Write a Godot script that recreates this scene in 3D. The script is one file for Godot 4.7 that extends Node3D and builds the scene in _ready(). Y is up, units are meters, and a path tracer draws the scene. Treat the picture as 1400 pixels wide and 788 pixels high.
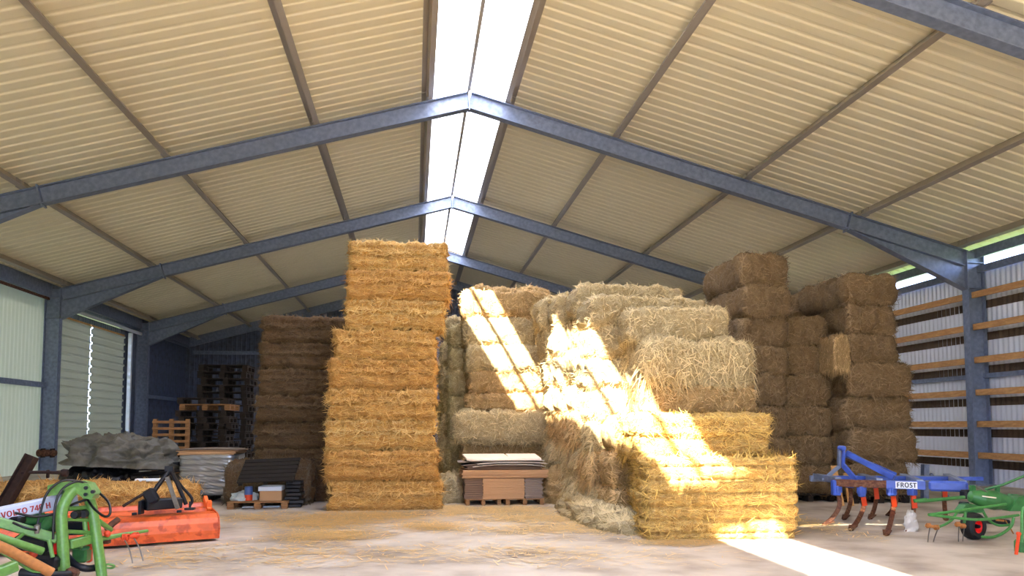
extends Node3D
# A hay barn: blue steel portal frames under a ribbed cream roof with a ridge skylight, stacks of straw and hay bales, farm machines on a concrete floor.
# x runs across the barn, -z towards its far gable, y up; metres.

const RX := 1.043        # x of the ridge
const HALF := 10.676     # ridge to the inner face of a column
const SLOPE := 0.2766
const PITCH := 0.2951    # roof rib spacing
const FRAMES := [6.0, -1.72, -8.85, -15.83, -23.208, -30.586]
const GABLE := -37.0
const WALL_L := -10.08
const WALL_R := 12.17
const PURLINS := [0.84, 3.06, 5.85, 8.4, 10.6]

var rng := RandomNumberGenerator.new()
var M := {}
var T := {}
var fine := FastNoiseLite.new()
var lump := FastNoiseLite.new()
var bale_meshes := {}
var shared := {}
var taken := {}

# ---------------------------------------------------------------- scene-graph helpers
func numbered(called: String) -> String:
	var n: int = taken.get(called, 0)
	taken[called] = n + 1
	return called if n == 0 else "%s_%03d" % [called, n]

func tag(o: Node, label: String, category := "", group := "", kind := "") -> void:
	if label: o.set_meta("label", label)
	if category: o.set_meta("category", category)
	if group: o.set_meta("group", group)
	if kind: o.set_meta("kind", kind)

func thing(called: String, label: String, category: String, at := Vector3.ZERO, group := "", kind := "") -> Node3D:
	var o := Node3D.new()
	o.name = numbered(called)
	o.position = at
	add_child(o)
	tag(o, label, category, group, kind)
	return o

func put(mesh: Mesh, called: String, material: Material, parent: Node, at := Vector3.ZERO) -> MeshInstance3D:
	var o := MeshInstance3D.new()
	o.mesh = mesh
	o.material_override = material
	o.position = at
	if parent == null:
		o.name = numbered(called)
		add_child(o)
	else:
		var n := 0
		var free := called
		while parent.has_node(NodePath(free)):
			n += 1
			free = "%s_%03d" % [called, n]
		o.name = free
		parent.add_child(o)
	return o

# a mesh whose points were given in the barn's coordinates, hung under a thing that stands elsewhere
func own(st: SurfaceTool, called: String, material: Material, parent: Node3D) -> MeshInstance3D:
	var off := parent.position
	var up: Node = parent.get_parent()
	while up != self:
		off += (up as Node3D).position
		up = up.get_parent()
	return put(st.commit(), called, material, parent, -off)

# a part that owns sub-parts keeps zero offset against its thing
func fresh() -> SurfaceTool:
	var st := SurfaceTool.new()
	st.begin(Mesh.PRIMITIVE_TRIANGLES)
	return st

# ---------------------------------------------------------------- shape helpers
func tri(st: SurfaceTool, a: Vector3, b: Vector3, c: Vector3, n: Vector3) -> void:
	if (b - a).cross(c - a).dot(n) > 0.0:
		var k := b
		b = c
		c = k
	st.set_normal(n); st.add_vertex(a)
	st.set_normal(n); st.add_vertex(b)
	st.set_normal(n); st.add_vertex(c)

func quad(st: SurfaceTool, a: Vector3, b: Vector3, c: Vector3, d: Vector3, n: Vector3) -> void:
	tri(st, a, b, c, n)
	tri(st, a, c, d, n)

func smooth_tri(st: SurfaceTool, a: Vector3, b: Vector3, c: Vector3, na: Vector3, nb: Vector3, nc: Vector3) -> void:
	if (b - a).cross(c - a).dot(na + nb + nc) > 0.0:
		st.set_normal(na); st.add_vertex(a)
		st.set_normal(nc); st.add_vertex(c)
		st.set_normal(nb); st.add_vertex(b)
	else:
		st.set_normal(na); st.add_vertex(a)
		st.set_normal(nb); st.add_vertex(b)
		st.set_normal(nc); st.add_vertex(c)

# a box with chamfered edges
func box(st: SurfaceTool, center: Vector3, size: Vector3, basis := Basis(), bevel := 0.006) -> void:
	var h := size / 2.0
	var c := minf(bevel, minf(h.x, minf(h.y, h.z)) * 0.45)
	var ax := [basis.x, basis.y, basis.z]
	var hs := [h.x, h.y, h.z]
	for i in 3:
		var j := (i + 1) % 3
		var k := (i + 2) % 3
		for s in [-1.0, 1.0]:
			var o: Vector3 = center + ax[i] * (hs[i] * s)
			var u: Vector3 = ax[j] * (hs[j] - c)
			var v: Vector3 = ax[k] * (hs[k] - c)
			quad(st, o - u - v, o + u - v, o + u + v, o - u + v, ax[i] * s)
		for s in [-1.0, 1.0]:
			for t in [-1.0, 1.0]:
				var p: Vector3 = center + ax[i] * (hs[i] * s) + ax[j] * ((hs[j] - c) * t)
				var q: Vector3 = center + ax[i] * ((hs[i] - c) * s) + ax[j] * (hs[j] * t)
				var w: Vector3 = ax[k] * (hs[k] - c)
				quad(st, p - w, p + w, q + w, q - w, (ax[i] * s + ax[j] * t).normalized())
	for sx in [-1.0, 1.0]:
		for sy in [-1.0, 1.0]:
			for sz in [-1.0, 1.0]:
				var a: Vector3 = center + ax[0] * (hs[0] * sx) + ax[1] * ((hs[1] - c) * sy) + ax[2] * ((hs[2] - c) * sz)
				var b: Vector3 = center + ax[0] * ((hs[0] - c) * sx) + ax[1] * (hs[1] * sy) + ax[2] * ((hs[2] - c) * sz)
				var d: Vector3 = center + ax[0] * ((hs[0] - c) * sx) + ax[1] * ((hs[1] - c) * sy) + ax[2] * (hs[2] * sz)
				tri(st, a, b, d, (ax[0] * sx + ax[1] * sy + ax[2] * sz).normalized())

func along(a: Vector3, b: Vector3, up := Vector3.UP) -> Basis:
	var z := (b - a).normalized()
	if absf(z.dot(up)) > 0.98: up = Vector3.RIGHT
	var x := up.cross(z).normalized()
	return Basis(x, z.cross(x), z)

# a square bar from a to b: w across, h along up
func bar(st: SurfaceTool, a: Vector3, b: Vector3, w: float, h: float, up := Vector3.UP, bevel := 0.004) -> void:
	box(st, (a + b) / 2.0, Vector3(w, h, a.distance_to(b)), along(a, b, up), bevel)

# an I-section from a to b: flanges fw wide, depth d along up
func joist(st: SurfaceTool, a: Vector3, b: Vector3, fw: float, d: float, up: Vector3, ft := 0.016, wt := 0.011) -> void:
	var bs := along(a, b, up)
	var l := a.distance_to(b)
	var m := (a + b) / 2.0
	box(st, m + bs.y * (d / 2 - ft / 2), Vector3(fw, ft, l), bs, 0.003)
	box(st, m - bs.y * (d / 2 - ft / 2), Vector3(fw, ft, l), bs, 0.003)
	box(st, m, Vector3(wt, d - 2 * ft, l), bs, 0.001)

func spline(pts: Array, steps := 6) -> Array:
	var out := []
	for i in pts.size() - 1:
		var p0: Vector3 = pts[maxi(i - 1, 0)]
		var p1: Vector3 = pts[i]
		var p2: Vector3 = pts[i + 1]
		var p3: Vector3 = pts[mini(i + 2, pts.size() - 1)]
		for k in steps:
			out.append(p1.cubic_interpolate(p2, p0, p3, k / float(steps)))
	out.append(pts[-1])
	return out

func tube(st: SurfaceTool, pts: Array, r: float, sides := 10, r_end := -1.0) -> void:
	var n := pts.size()
	var rings := []
	var normals := []
	var t0 := (pts[1] - pts[0] as Vector3).normalized()
	var x := t0.cross(Vector3.UP if absf(t0.y) < 0.9 else Vector3.RIGHT).normalized()
	for i in n:
		var t: Vector3 = ((pts[mini(i + 1, n - 1)] as Vector3) - (pts[maxi(i - 1, 0)] as Vector3)).normalized()
		x = (x - t * x.dot(t)).normalized()
		var y := t.cross(x)
		var rr := r if r_end < 0 else lerpf(r, r_end, i / float(n - 1))
		var ring := []
		var nn := []
		for k in sides:
			var a := TAU * k / sides
			var d := x * cos(a) + y * sin(a)
			ring.append((pts[i] as Vector3) + d * rr)
			nn.append(d)
		rings.append(ring)
		normals.append(nn)
	for i in n - 1:
		for k in sides:
			var l := (k + 1) % sides
			smooth_tri(st, rings[i][k], rings[i][l], rings[i + 1][l], normals[i][k], normals[i][l], normals[i + 1][l])
			smooth_tri(st, rings[i][k], rings[i + 1][l], rings[i + 1][k], normals[i][k], normals[i + 1][l], normals[i + 1][k])
	for e in [0, n - 1]:
		var t: Vector3 = ((pts[1] as Vector3) - (pts[0] as Vector3)).normalized() * -1.0 if e == 0 else ((pts[n - 1] as Vector3) - (pts[n - 2] as Vector3)).normalized()
		for k in sides:
			tri(st, pts[e], rings[e][k], rings[e][(k + 1) % sides], t)

# a profile of (radius, distance along the axis) turned round an axis
func lathe(st: SurfaceTool, at: Vector3, axis: Vector3, profile: Array, sides := 24) -> void:
	axis = axis.normalized()
	var x := axis.cross(Vector3.UP if absf(axis.y) < 0.9 else Vector3.RIGHT).normalized()
	var y := axis.cross(x)
	for i in profile.size() - 1:
		var p: Vector2 = profile[i]
		var q: Vector2 = profile[i + 1]
		var d := (q - p)
		var out := Vector2(d.y, -d.x).normalized()
		for k in sides:
			var a := TAU * k / sides
			var b := TAU * (k + 1) / sides
			var da := x * cos(a) + y * sin(a)
			var db := x * cos(b) + y * sin(b)
			var na := da * out.x + axis * out.y
			var nb := db * out.x + axis * out.y
			smooth_tri(st, at + da * p.x + axis * p.y, at + db * p.x + axis * p.y, at + db * q.x + axis * q.y, na, nb, nb)
			smooth_tri(st, at + da * p.x + axis * p.y, at + db * q.x + axis * q.y, at + da * q.x + axis * q.y, na, nb, na)

# a flat polygon (in the plane of u and v, from o) with thickness along u x v
func plate(st: SurfaceTool, o: Vector3, u: Vector3, v: Vector3, poly: Array, thick: float) -> void:
	var pk := PackedVector2Array(poly)
	var n := u.cross(v).normalized()
	var ids := Geometry2D.triangulate_polygon(pk)
	for s in [-0.5, 0.5]:
		for i in range(0, ids.size(), 3):
			var q := []
			for k in 3:
				var p := pk[ids[i + k]]
				q.append(o + u * p.x + v * p.y + n * (thick * s))
			tri(st, q[0], q[1], q[2], n * signf(s))
	var area := 0.0
	for i in pk.size():
		area += pk[i].cross(pk[(i + 1) % pk.size()])
	for i in pk.size():
		var a := pk[i]
		var b := pk[(i + 1) % pk.size()]
		var d := (b - a).normalized()
		var e := (u * d.y - v * d.x) * signf(area)
		var pa := o + u * a.x + v * a.y
		var pb := o + u * b.x + v * b.y
		quad(st, pa - n * thick / 2, pb - n * thick / 2, pb + n * thick / 2, pa + n * thick / 2, e.normalized())

# an extrusion of a closed profile (in u, v) from a to b, with smooth flags off
func extrude(st: SurfaceTool, a: Vector3, b: Vector3, u: Vector3, v: Vector3, poly: Array) -> void:
	var pk := PackedVector2Array(poly)
	var t := (b - a).normalized()
	var area := 0.0
	for i in pk.size():
		area += pk[i].cross(pk[(i + 1) % pk.size()])
	for i in pk.size():
		var p := pk[i]
		var q := pk[(i + 1) % pk.size()]
		var d := (q - p).normalized()
		var e := (u * d.y - v * d.x) * signf(area)
		quad(st, a + u * p.x + v * p.y, a + u * q.x + v * q.y, b + u * q.x + v * q.y, b + u * p.x + v * p.y, e)
	var ids := Geometry2D.triangulate_polygon(pk)
	for i in range(0, ids.size(), 3):
		var f := []
		for k in 3:
			f.append(pk[ids[i + k]])
		tri(st, a + u * f[0].x + v * f[0].y, a + u * f[1].x + v * f[1].y, a + u * f[2].x + v * f[2].y, -t)
		tri(st, b + u * f[0].x + v * f[0].y, b + u * f[1].x + v * f[1].y, b + u * f[2].x + v * f[2].y, t)

# a ribbed metal sheet: count ribs along w (pitch each) from o, length vector l, ribs rising along n; closed with a thickness, or one skin
func ribbed(st: SurfaceTool, o: Vector3, w: Vector3, l: Vector3, n: Vector3, count: int, pitch: float, depth: float, thick: float, wave := false) -> void:
	var prof := []
	for i in count:
		if wave:
			for k in 10:
				prof.append(Vector2((i + k / 10.0) * pitch, (0.5 - 0.5 * cos(TAU * k / 10.0)) * depth))
			continue
		for q in [[0.0, 0.0], [0.56, 0.0], [0.62, 0.2], [0.67, 0.85], [0.71, 1.0], [0.85, 1.0], [0.89, 0.85], [0.94, 0.2]]:
			prof.append(Vector2((i + q[0]) * pitch, q[1] * depth))
	prof.append(Vector2(count * pitch, 0))
	for i in prof.size() - 1:
		var p: Vector2 = prof[i]
		var q: Vector2 = prof[i + 1]
		var d := (q - p).normalized()
		var e := n * d.x - w * d.y
		var a := o + w * p.x + n * p.y
		var b := o + w * q.x + n * q.y
		if thick <= 0.0:
			quad(st, a, b, b + l, a + l, e)
			continue
		var t := n * thick
		quad(st, a, b, b + l, a + l, -e)
		quad(st, a + t, b + t, b + t + l, a + t + l, e)
		quad(st, a, b, b + t, a + t, -l.normalized())
		quad(st, a + l, b + l, b + t + l, a + t + l, l.normalized())
	if thick > 0.0:
		var t := n * thick
		var z: Vector2 = prof[-1]
		quad(st, o, o + t, o + t + l, o + l, -w)
		quad(st, o + w * z.x, o + w * z.x + t, o + w * z.x + t + l, o + w * z.x + l, w)

func words_mesh(text: String, height: float, bold := true, depth := 0.004) -> TextMesh:
	var f := SystemFont.new()
	f.font_names = PackedStringArray(["Droid Sans"])
	f.font_weight = 700 if bold else 400
	var m := TextMesh.new()
	m.text = text
	m.font = f
	m.font_size = 64
	m.pixel_size = height / 46.0
	m.depth = depth
	return m

# ---------------------------------------------------------------- textures and materials
func strokes(size: int, count: int, low: float, high: float, lmin: float, lmax: float, wide: int, gap: Color, shades: Array, seed_: int) -> Array:
	var r := RandomNumberGenerator.new()
	r.seed = seed_
	var col := PackedByteArray()
	var hgt := PackedByteArray()
	col.resize(size * size * 3)
	hgt.resize(size * size)
	for i in size * size:
		col[i * 3] = int(gap.r * 255); col[i * 3 + 1] = int(gap.g * 255); col[i * 3 + 2] = int(gap.b * 255)
		hgt[i] = 20
	for s in count:
		var a := r.randf_range(low, high)
		if r.randf() < 0.35: a = r.randf_range(0, PI)
		var d := Vector2(cos(a), sin(a))
		var side := Vector2(-d.y, d.x)
		var bend := r.randf_range(-0.6, 0.6)
		var length := r.randf_range(lmin, lmax)
		var p := Vector2(r.randf() * size, r.randf() * size)
		var deep := s / float(count)
		var c: Color = shades[r.randi() % shades.size()]
		c = c.lerp(gap, (1.0 - deep) * 0.6) * r.randf_range(0.82, 1.08)
		var w := r.randi_range(maxi(wide - 1, 1), wide + 1)
		for i in int(length):
			p += d
			d = (d + side * (bend / length)).normalized()
			for k in w:
				var q := p + side * (k - w / 2.0)
				var at := posmod(int(q.y), size) * size + posmod(int(q.x), size)
				var rim := 0.8 if k == 0 else 1.0
				col[at * 3] = clampi(int(c.r * rim * 255), 0, 255)
				col[at * 3 + 1] = clampi(int(c.g * rim * 255), 0, 255)
				col[at * 3 + 2] = clampi(int(c.b * rim * 255), 0, 255)
				hgt[at] = clampi(int(40 + 190 * deep - (25 if k == 0 or k == w - 1 else 0)), 0, 255)
	return [ImageTexture.create_from_image(Image.create_from_data(size, size, false, Image.FORMAT_RGB8, col)), ImageTexture.create_from_image(Image.create_from_data(size, size, false, Image.FORMAT_L8, hgt))]

func noise_tex(size: int, freq: float, ramp: Array, seed_: int, octaves := 5, kind := FastNoiseLite.TYPE_SIMPLEX_SMOOTH) -> NoiseTexture2D:
	var n := FastNoiseLite.new()
	n.seed = seed_
	n.noise_type = kind
	n.frequency = freq
	n.fractal_octaves = octaves
	var t := NoiseTexture2D.new()
	t.width = size
	t.height = size
	t.seamless = true
	t.noise = n
	if ramp.size():
		var g := Gradient.new()
		var off := PackedFloat32Array()
		var cols := PackedColorArray()
		for e in ramp:
			off.append(e[0])
			cols.append(e[1])
		g.offsets = off
		g.colors = cols
		t.color_ramp = g
	return t

func grain_tex(size: int, base: Color, dark: Color, seed_: int) -> ImageTexture:
	var n := FastNoiseLite.new()
	n.seed = seed_
	n.frequency = 0.03
	n.fractal_octaves = 4
	var im := Image.create(size, size, false, Image.FORMAT_RGB8)
	for y in size:
		for x in size:
			var a := TAU * x / size
			var b := TAU * y / size
			var v := n.get_noise_3d(sin(a) * 12.0 + cos(b) * 60.0, cos(a) * 12.0, sin(b) * 60.0) * 0.5 + 0.5
			var w := n.get_noise_3d(sin(a) * 40.0 + 300.0, cos(a) * 40.0, b * 90.0) * 0.5 + 0.5
			im.set_pixel(x, y, dark.lerp(base, clampf(v * 1.3 - 0.15 + (w - 0.5) * 0.6, 0, 1)))
	return ImageTexture.create_from_image(im)

func mat(called: String, color: Color, rough := 0.8, metal := 0.0, tex: Texture2D = null, scale := 1.0) -> StandardMaterial3D:
	var m := StandardMaterial3D.new()
	m.resource_name = called
	m.albedo_color = color
	m.roughness = rough
	m.metallic = metal
	if tex:
		m.albedo_texture = tex
		m.uv1_triplanar = true
		m.uv1_scale = Vector3.ONE * scale
	M[called] = m
	return m

func relief(m: StandardMaterial3D, tex: Texture2D, cm: float) -> void:
	m.heightmap_enabled = true
	m.heightmap_texture = tex
	m.heightmap_scale = cm

func make_materials() -> void:
	var straw := strokes(1024, 11000, -0.5, 0.5, 40, 170, 3, Color(0.5, 0.32, 0.13), [Color(0.97, 0.8, 0.5), Color(0.91, 0.71, 0.4), Color(1.0, 0.88, 0.62), Color(0.83, 0.61, 0.32), Color(0.97, 0.82, 0.48)], 11)
	var hay := strokes(1024, 15000, -1.2, 1.2, 30, 110, 2, Color(0.6, 0.5, 0.35), [Color(0.96, 0.88, 0.7), Color(0.91, 0.82, 0.62), Color(0.99, 0.94, 0.79), Color(0.84, 0.74, 0.54), Color(0.89, 0.83, 0.66)], 12)
	T.straw = straw[0]
	T.straw_h = straw[1]
	T.hay = hay[0]
	T.hay_h = hay[1]
	T.grime = noise_tex(512, 0.012, [[0.0, Color(0.68, 0.66, 0.62)], [0.45, Color(0.9, 0.89, 0.87)], [1.0, Color(1, 1, 1)]], 3)
	T.fine = noise_tex(512, 0.05, [[0.0, Color(0.75, 0.75, 0.75)], [1.0, Color(1, 1, 1)]], 4)
	T.rust = noise_tex(512, 0.02, [[0.0, Color(0.2, 0.11, 0.07)], [0.45, Color(0.36, 0.21, 0.13)], [0.7, Color(0.46, 0.33, 0.24)], [1.0, Color(0.55, 0.46, 0.38)]], 5)
	T.concrete = noise_tex(1024, 0.006, [[0.0, Color(0.62, 0.58, 0.53)], [0.35, Color(0.78, 0.74, 0.69)], [0.6, Color(0.86, 0.83, 0.78)], [1.0, Color(0.93, 0.9, 0.86)]], 6, 7)
	T.concrete_h = noise_tex(512, 0.03, [], 7)
	T.wood = grain_tex(512, Color(0.88, 0.74, 0.55), Color(0.7, 0.54, 0.36), 8)
	T.board = grain_tex(512, Color(0.72, 0.58, 0.42), Color(0.48, 0.36, 0.25), 9)
	T.crumple = noise_tex(512, 0.02, [], 10, 3, FastNoiseLite.TYPE_CELLULAR)
	T.paint_worn = noise_tex(512, 0.015, [[0.0, Color(0.45, 0.28, 0.15)], [0.3, Color(0.75, 0.6, 0.5)], [0.42, Color(1, 1, 1)], [1.0, Color(0.92, 0.92, 0.92)]], 14)
	# bales
	for a in [["straw", Color(0.97, 0.9, 0.76)], ["straw_pale", Color(0.99, 0.93, 0.8)], ["straw_deep", Color(0.95, 0.87, 0.72)], ["straw_bright", Color(1.0, 1.0, 0.92)], ["straw_dim", Color(0.47, 0.44, 0.43)]]:  # the last, darkest straw has the shade under the roof put into its colour
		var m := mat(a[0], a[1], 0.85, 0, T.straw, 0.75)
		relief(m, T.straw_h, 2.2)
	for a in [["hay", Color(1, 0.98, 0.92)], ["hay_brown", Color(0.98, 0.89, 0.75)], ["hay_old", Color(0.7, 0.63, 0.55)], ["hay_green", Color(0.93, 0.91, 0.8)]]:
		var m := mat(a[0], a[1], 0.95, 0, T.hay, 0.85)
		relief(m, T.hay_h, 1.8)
	for a in [["strands_straw", Color(1.0, 0.94, 0.8)], ["strands_straw_pale", Color(1, 0.98, 0.88)], ["strands_straw_deep", Color(0.97, 0.88, 0.72)], ["strands_straw_bright", Color(1, 0.97, 0.75)], ["strands_straw_dim", Color(0.48, 0.45, 0.43)], ["strands_hay", Color(1, 0.97, 0.88)], ["strands_hay_brown", Color(1, 0.9, 0.76)], ["strands_hay_old", Color(0.68, 0.61, 0.53)], ["strands_hay_green", Color(0.93, 0.91, 0.8)]]:  # loose strands follow, with the same shade in the darkest straw
		var m := mat(a[0], a[1], 0.7)
		m.vertex_color_use_as_albedo = true
	mat("twine", Color(0.35, 0.27, 0.16), 0.8)
	mat("red_twine", Color(0.75, 0.12, 0.08), 0.7)
	# building
	var f := mat("concrete", Color(0.86, 0.835, 0.8), 0.8, 0, T.concrete, 0.16)
	f.uv1_world_triplanar = true
	relief(f, T.concrete_h, 0.5)
	var roof := mat("roof_cream", Color(0.95, 0.91, 0.78), 0.45)
	roof.uv1_world_triplanar = true
	mat("steel_blue", Color(0.53, 0.58, 0.68), 0.4, 0.15, T.fine, 0.3)
	mat("purlin_grey", Color(0.7, 0.66, 0.6), 0.35, 0.4)
	mat("wall_grey", Color(0.94, 0.96, 1.0), 0.3, 0.4)
	mat("shadow_brown", Color(0.36, 0.29, 0.22), 0.8, 0, T.fine, 1.0)  # painted tone of the rail shadows on the right wall
	mat("wall_dark", Color(0.36, 0.4, 0.5), 0.5, 0.1, T.grime, 0.5)
	var g := mat("wall_translucent", Color(0.8, 0.85, 0.77), 0.5)
	g.backlight_enabled = true
	g.backlight = Color(0.16, 0.17, 0.15)
	var w := mat("door_sheet", Color(0.72, 0.75, 0.69), 0.45)
	w.backlight_enabled = true
	w.backlight = Color(0.09, 0.095, 0.08)
	var s := mat("skylight_sheet", Color(0.97, 0.98, 1.0), 0.5)
	s.backlight_enabled = true
	s.backlight = Color(1, 1, 1)
	var c := mat("clear_sheet", Color(1, 1, 1, 0.06), 0.05)
	c.transparency = BaseMaterial3D.TRANSPARENCY_ALPHA
	mat("rail_wood", Color(0.97, 0.9, 0.8), 0.75, 0, T.wood, 1.2)
	mat("grass", Color(0.36, 0.45, 0.2), 0.95, 0, T.grime, 0.4)
	mat("yard", Color(0.7, 0.66, 0.6), 0.9, 0, T.concrete, 0.2)
	mat("rust", Color(0.9, 0.85, 0.8), 0.85, 0.1, T.rust, 1.5)
	mat("dark_rust", Color(0.45, 0.4, 0.38), 0.8, 0.1, T.rust, 1.5)
	# goods and machines
	mat("pallet_wood", Color(0.9, 0.82, 0.7), 0.85, 0, T.board, 1.5)
	mat("pallet_dark", Color(0.26, 0.25, 0.26), 0.9, 0, T.board, 1.5)
	mat("stake_wood", Color(1, 0.93, 0.8), 0.8, 0, T.wood, 1.5)
	mat("card", Color(0.74, 0.57, 0.4), 0.85)
	mat("card_pale", Color(0.93, 0.88, 0.8), 0.85)
	mat("card_dark", Color(0.46, 0.36, 0.28), 0.9)
	mat("card_grey", Color(0.54, 0.47, 0.41), 0.9)
	mat("white_card", Color(0.88, 0.9, 0.92), 0.7)
	var film := mat("silver_film", Color(0.55, 0.55, 0.54), 0.2, 0.5)
	film.clearcoat_enabled = true
	film.clearcoat = 0.6
	var tarp := mat("tarp_grey", Color(0.42, 0.41, 0.37), 0.55, 0, T.grime, 1.0)
	relief(tarp, T.crumple, 2.0)
	var bp := mat("black_plastic", Color(0.07, 0.08, 0.1), 0.35)
	relief(bp, T.crumple, 0.8)
	bp.uv1_triplanar = true
	mat("dark_board", Color(0.13, 0.12, 0.14), 0.6, 0, T.board, 1.0)
	var og := mat("orange_paint", Color(0.9, 0.4, 0.18), 0.38, 0, T.paint_worn, 0.8)
	og.clearcoat_enabled = true
	og.clearcoat = 0.1
	mat("orange_plain", Color(0.97, 0.42, 0.15), 0.4)
	var gp := mat("green_paint", Color(0.42, 0.63, 0.27), 0.35, 0, T.fine, 1.0)
	gp.clearcoat_enabled = true
	gp.clearcoat = 0.4
	mat("green_mid", Color(0.24, 0.5, 0.26), 0.4, 0, T.grime, 1.0)
	mat("green_leaf", Color(0.3, 0.58, 0.28), 0.4, 0, T.fine, 1.0)
	mat("blue_paint", Color(0.28, 0.4, 0.78), 0.4, 0, T.grime, 1.0)
	mat("black_metal", Color(0.09, 0.1, 0.13), 0.45, 0.3)
	mat("rubber", Color(0.055, 0.06, 0.07), 0.65)
	mat("hose", Color(0.04, 0.045, 0.055), 0.4)
	mat("bare_steel", Color(0.55, 0.54, 0.52), 0.4, 0.7, T.grime, 1.0)
	mat("worn_steel", Color(1.0, 0.93, 0.85), 0.6, 0.3, T.rust, 2.0)
	mat("white_paint", Color(0.74, 0.77, 0.84), 0.4)
	mat("red_paint", Color(0.9, 0.06, 0.05), 0.35)
	mat("orange_red", Color(0.85, 0.27, 0.1), 0.5)
	mat("lettering_red", Color(0.62, 0.1, 0.06), 0.5)
	mat("lettering_dark", Color(0.06, 0.08, 0.2), 0.5)
	mat("white_bag", Color(0.8, 0.78, 0.75), 0.6)
	mat("tan_shield", Color(0.78, 0.5, 0.24), 0.55, 0, T.fine, 1.0)
	mat("blue_tin", Color(0.3, 0.4, 0.62), 0.4)
	mat("clear_bag", Color(0.72, 0.76, 0.76), 0.3)

# ---------------------------------------------------------------- bales
const BALE := Vector3(1.65, 0.47, 0.85)

func bale_skin(q: Vector3, half: Vector3, r: float, style: String, off: Vector3) -> Array:
	var inner := q.clamp(-half + Vector3.ONE * r, half - Vector3.ONE * r)
	var d := (q - inner)
	d = d.normalized() if d.length() > 1e-5 else Vector3.UP
	var p := inner + d * r
	var soft := 1.0 if style in ["hay", "shaggy"] else 0.75
	var k := lump.get_noise_3dv((p + off) * 3.0) * 0.075 * soft + fine.get_noise_3dv((p + off) * 9.0) * 0.035 * (0.7 + 0.5 * soft)
	var side := 1.0 - absf(d.y)
	# the flakes a bale is pressed from
	k += absf(sin((p.x + lump.get_noise_1d(off.x + p.y) * 0.05) * 26.0)) * 0.018 * (1.0 - absf(d.x))
	k += sin(p.z * 19.0 + off.z + lump.get_noise_1d(p.y * 2.0 + off.y) * 0.6) * 0.014 * absf(d.x)
	if style == "straw":
		# the crease half way up, where the twine pulls, and six strings round the length
		var y0 := 0.012 * sin(p.x * 4.0 + off.x)
		k -= 0.065 * exp(-pow((p.y - y0) / 0.024, 2)) * side
		k += 0.034 * exp(-pow((p.y - y0 - 0.055) / 0.032, 2)) * side
		k += 0.02 * exp(-pow((absf(p.y) - half.y + 0.06) / 0.04, 2)) * side
	elif style != "edge":
		k += 0.03 * cos(p.y / half.y * 1.4) * side
		k -= 0.015 * exp(-pow(p.y / 0.04, 2)) * side
	if absf(d.z) < 0.8:
		var g := fposmod(p.z + half.z, half.z / 3.0) - half.z / 6.0
		k -= (0.045 if style == "edge" else 0.016) * exp(-pow(g / 0.014, 2)) * (1.0 - absf(d.z))
	return [p + d * k, d]

func bale_body(seed_: int, style: String, step: float) -> ArrayMesh:
	var half := BALE / 2.0
	var off := Vector3(seed_ * 13.7, seed_ * 5.1, seed_ * 9.3)
	var r := 0.12 if style in ["hay", "shaggy"] else (0.075 if style == "straw" else 0.05)
	var st := fresh()
	st.set_smooth_group(0)
	for axis in 3:
		var u := (axis + 1) % 3
		var v := (axis + 2) % 3
		var nu := int(BALE[u] / step)
		var nv := int(BALE[v] / step)
		for s in [-1.0, 1.0]:
			var rows := []
			for i in nu + 1:
				var row := []
				for j in nv + 1:
					var q := Vector3.ZERO
					q[axis] = half[axis] * s
					q[u] = lerpf(-half[u], half[u], i / float(nu))
					q[v] = lerpf(-half[v], half[v], j / float(nv))
					row.append(bale_skin(q, half, r, style, off)[0])
				rows.append(row)
			for i in nu:
				for j in nv:
					var a: Vector3 = rows[i][j]
					var b: Vector3 = rows[i + 1][j]
					var c: Vector3 = rows[i + 1][j + 1]
					var d: Vector3 = rows[i][j + 1]
					if s > 0:
						st.add_vertex(a); st.add_vertex(c); st.add_vertex(b)
						st.add_vertex(a); st.add_vertex(d); st.add_vertex(c)
					else:
						st.add_vertex(a); st.add_vertex(b); st.add_vertex(c)
						st.add_vertex(a); st.add_vertex(c); st.add_vertex(d)
	st.generate_normals()
	return st.commit()

func strand(st: SurfaceTool, p: Vector3, d: Vector3, n: Vector3, length: float, w: float, droop: float, c: Color) -> void:
	var side := d.cross(n)
	side = side.normalized() * w if side.length() > 1e-4 else Vector3(w, 0, 0)
	var m := p + d * (length * 0.5)
	var e := p + d * length + Vector3.DOWN * droop
	m += Vector3.DOWN * (droop * 0.25)
	st.set_color(c)
	st.set_normal(n)
	for q in [p - side, m - side, m + side, p - side, m + side, p + side, m - side, e, m + side]:
		st.add_vertex(q)

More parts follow.
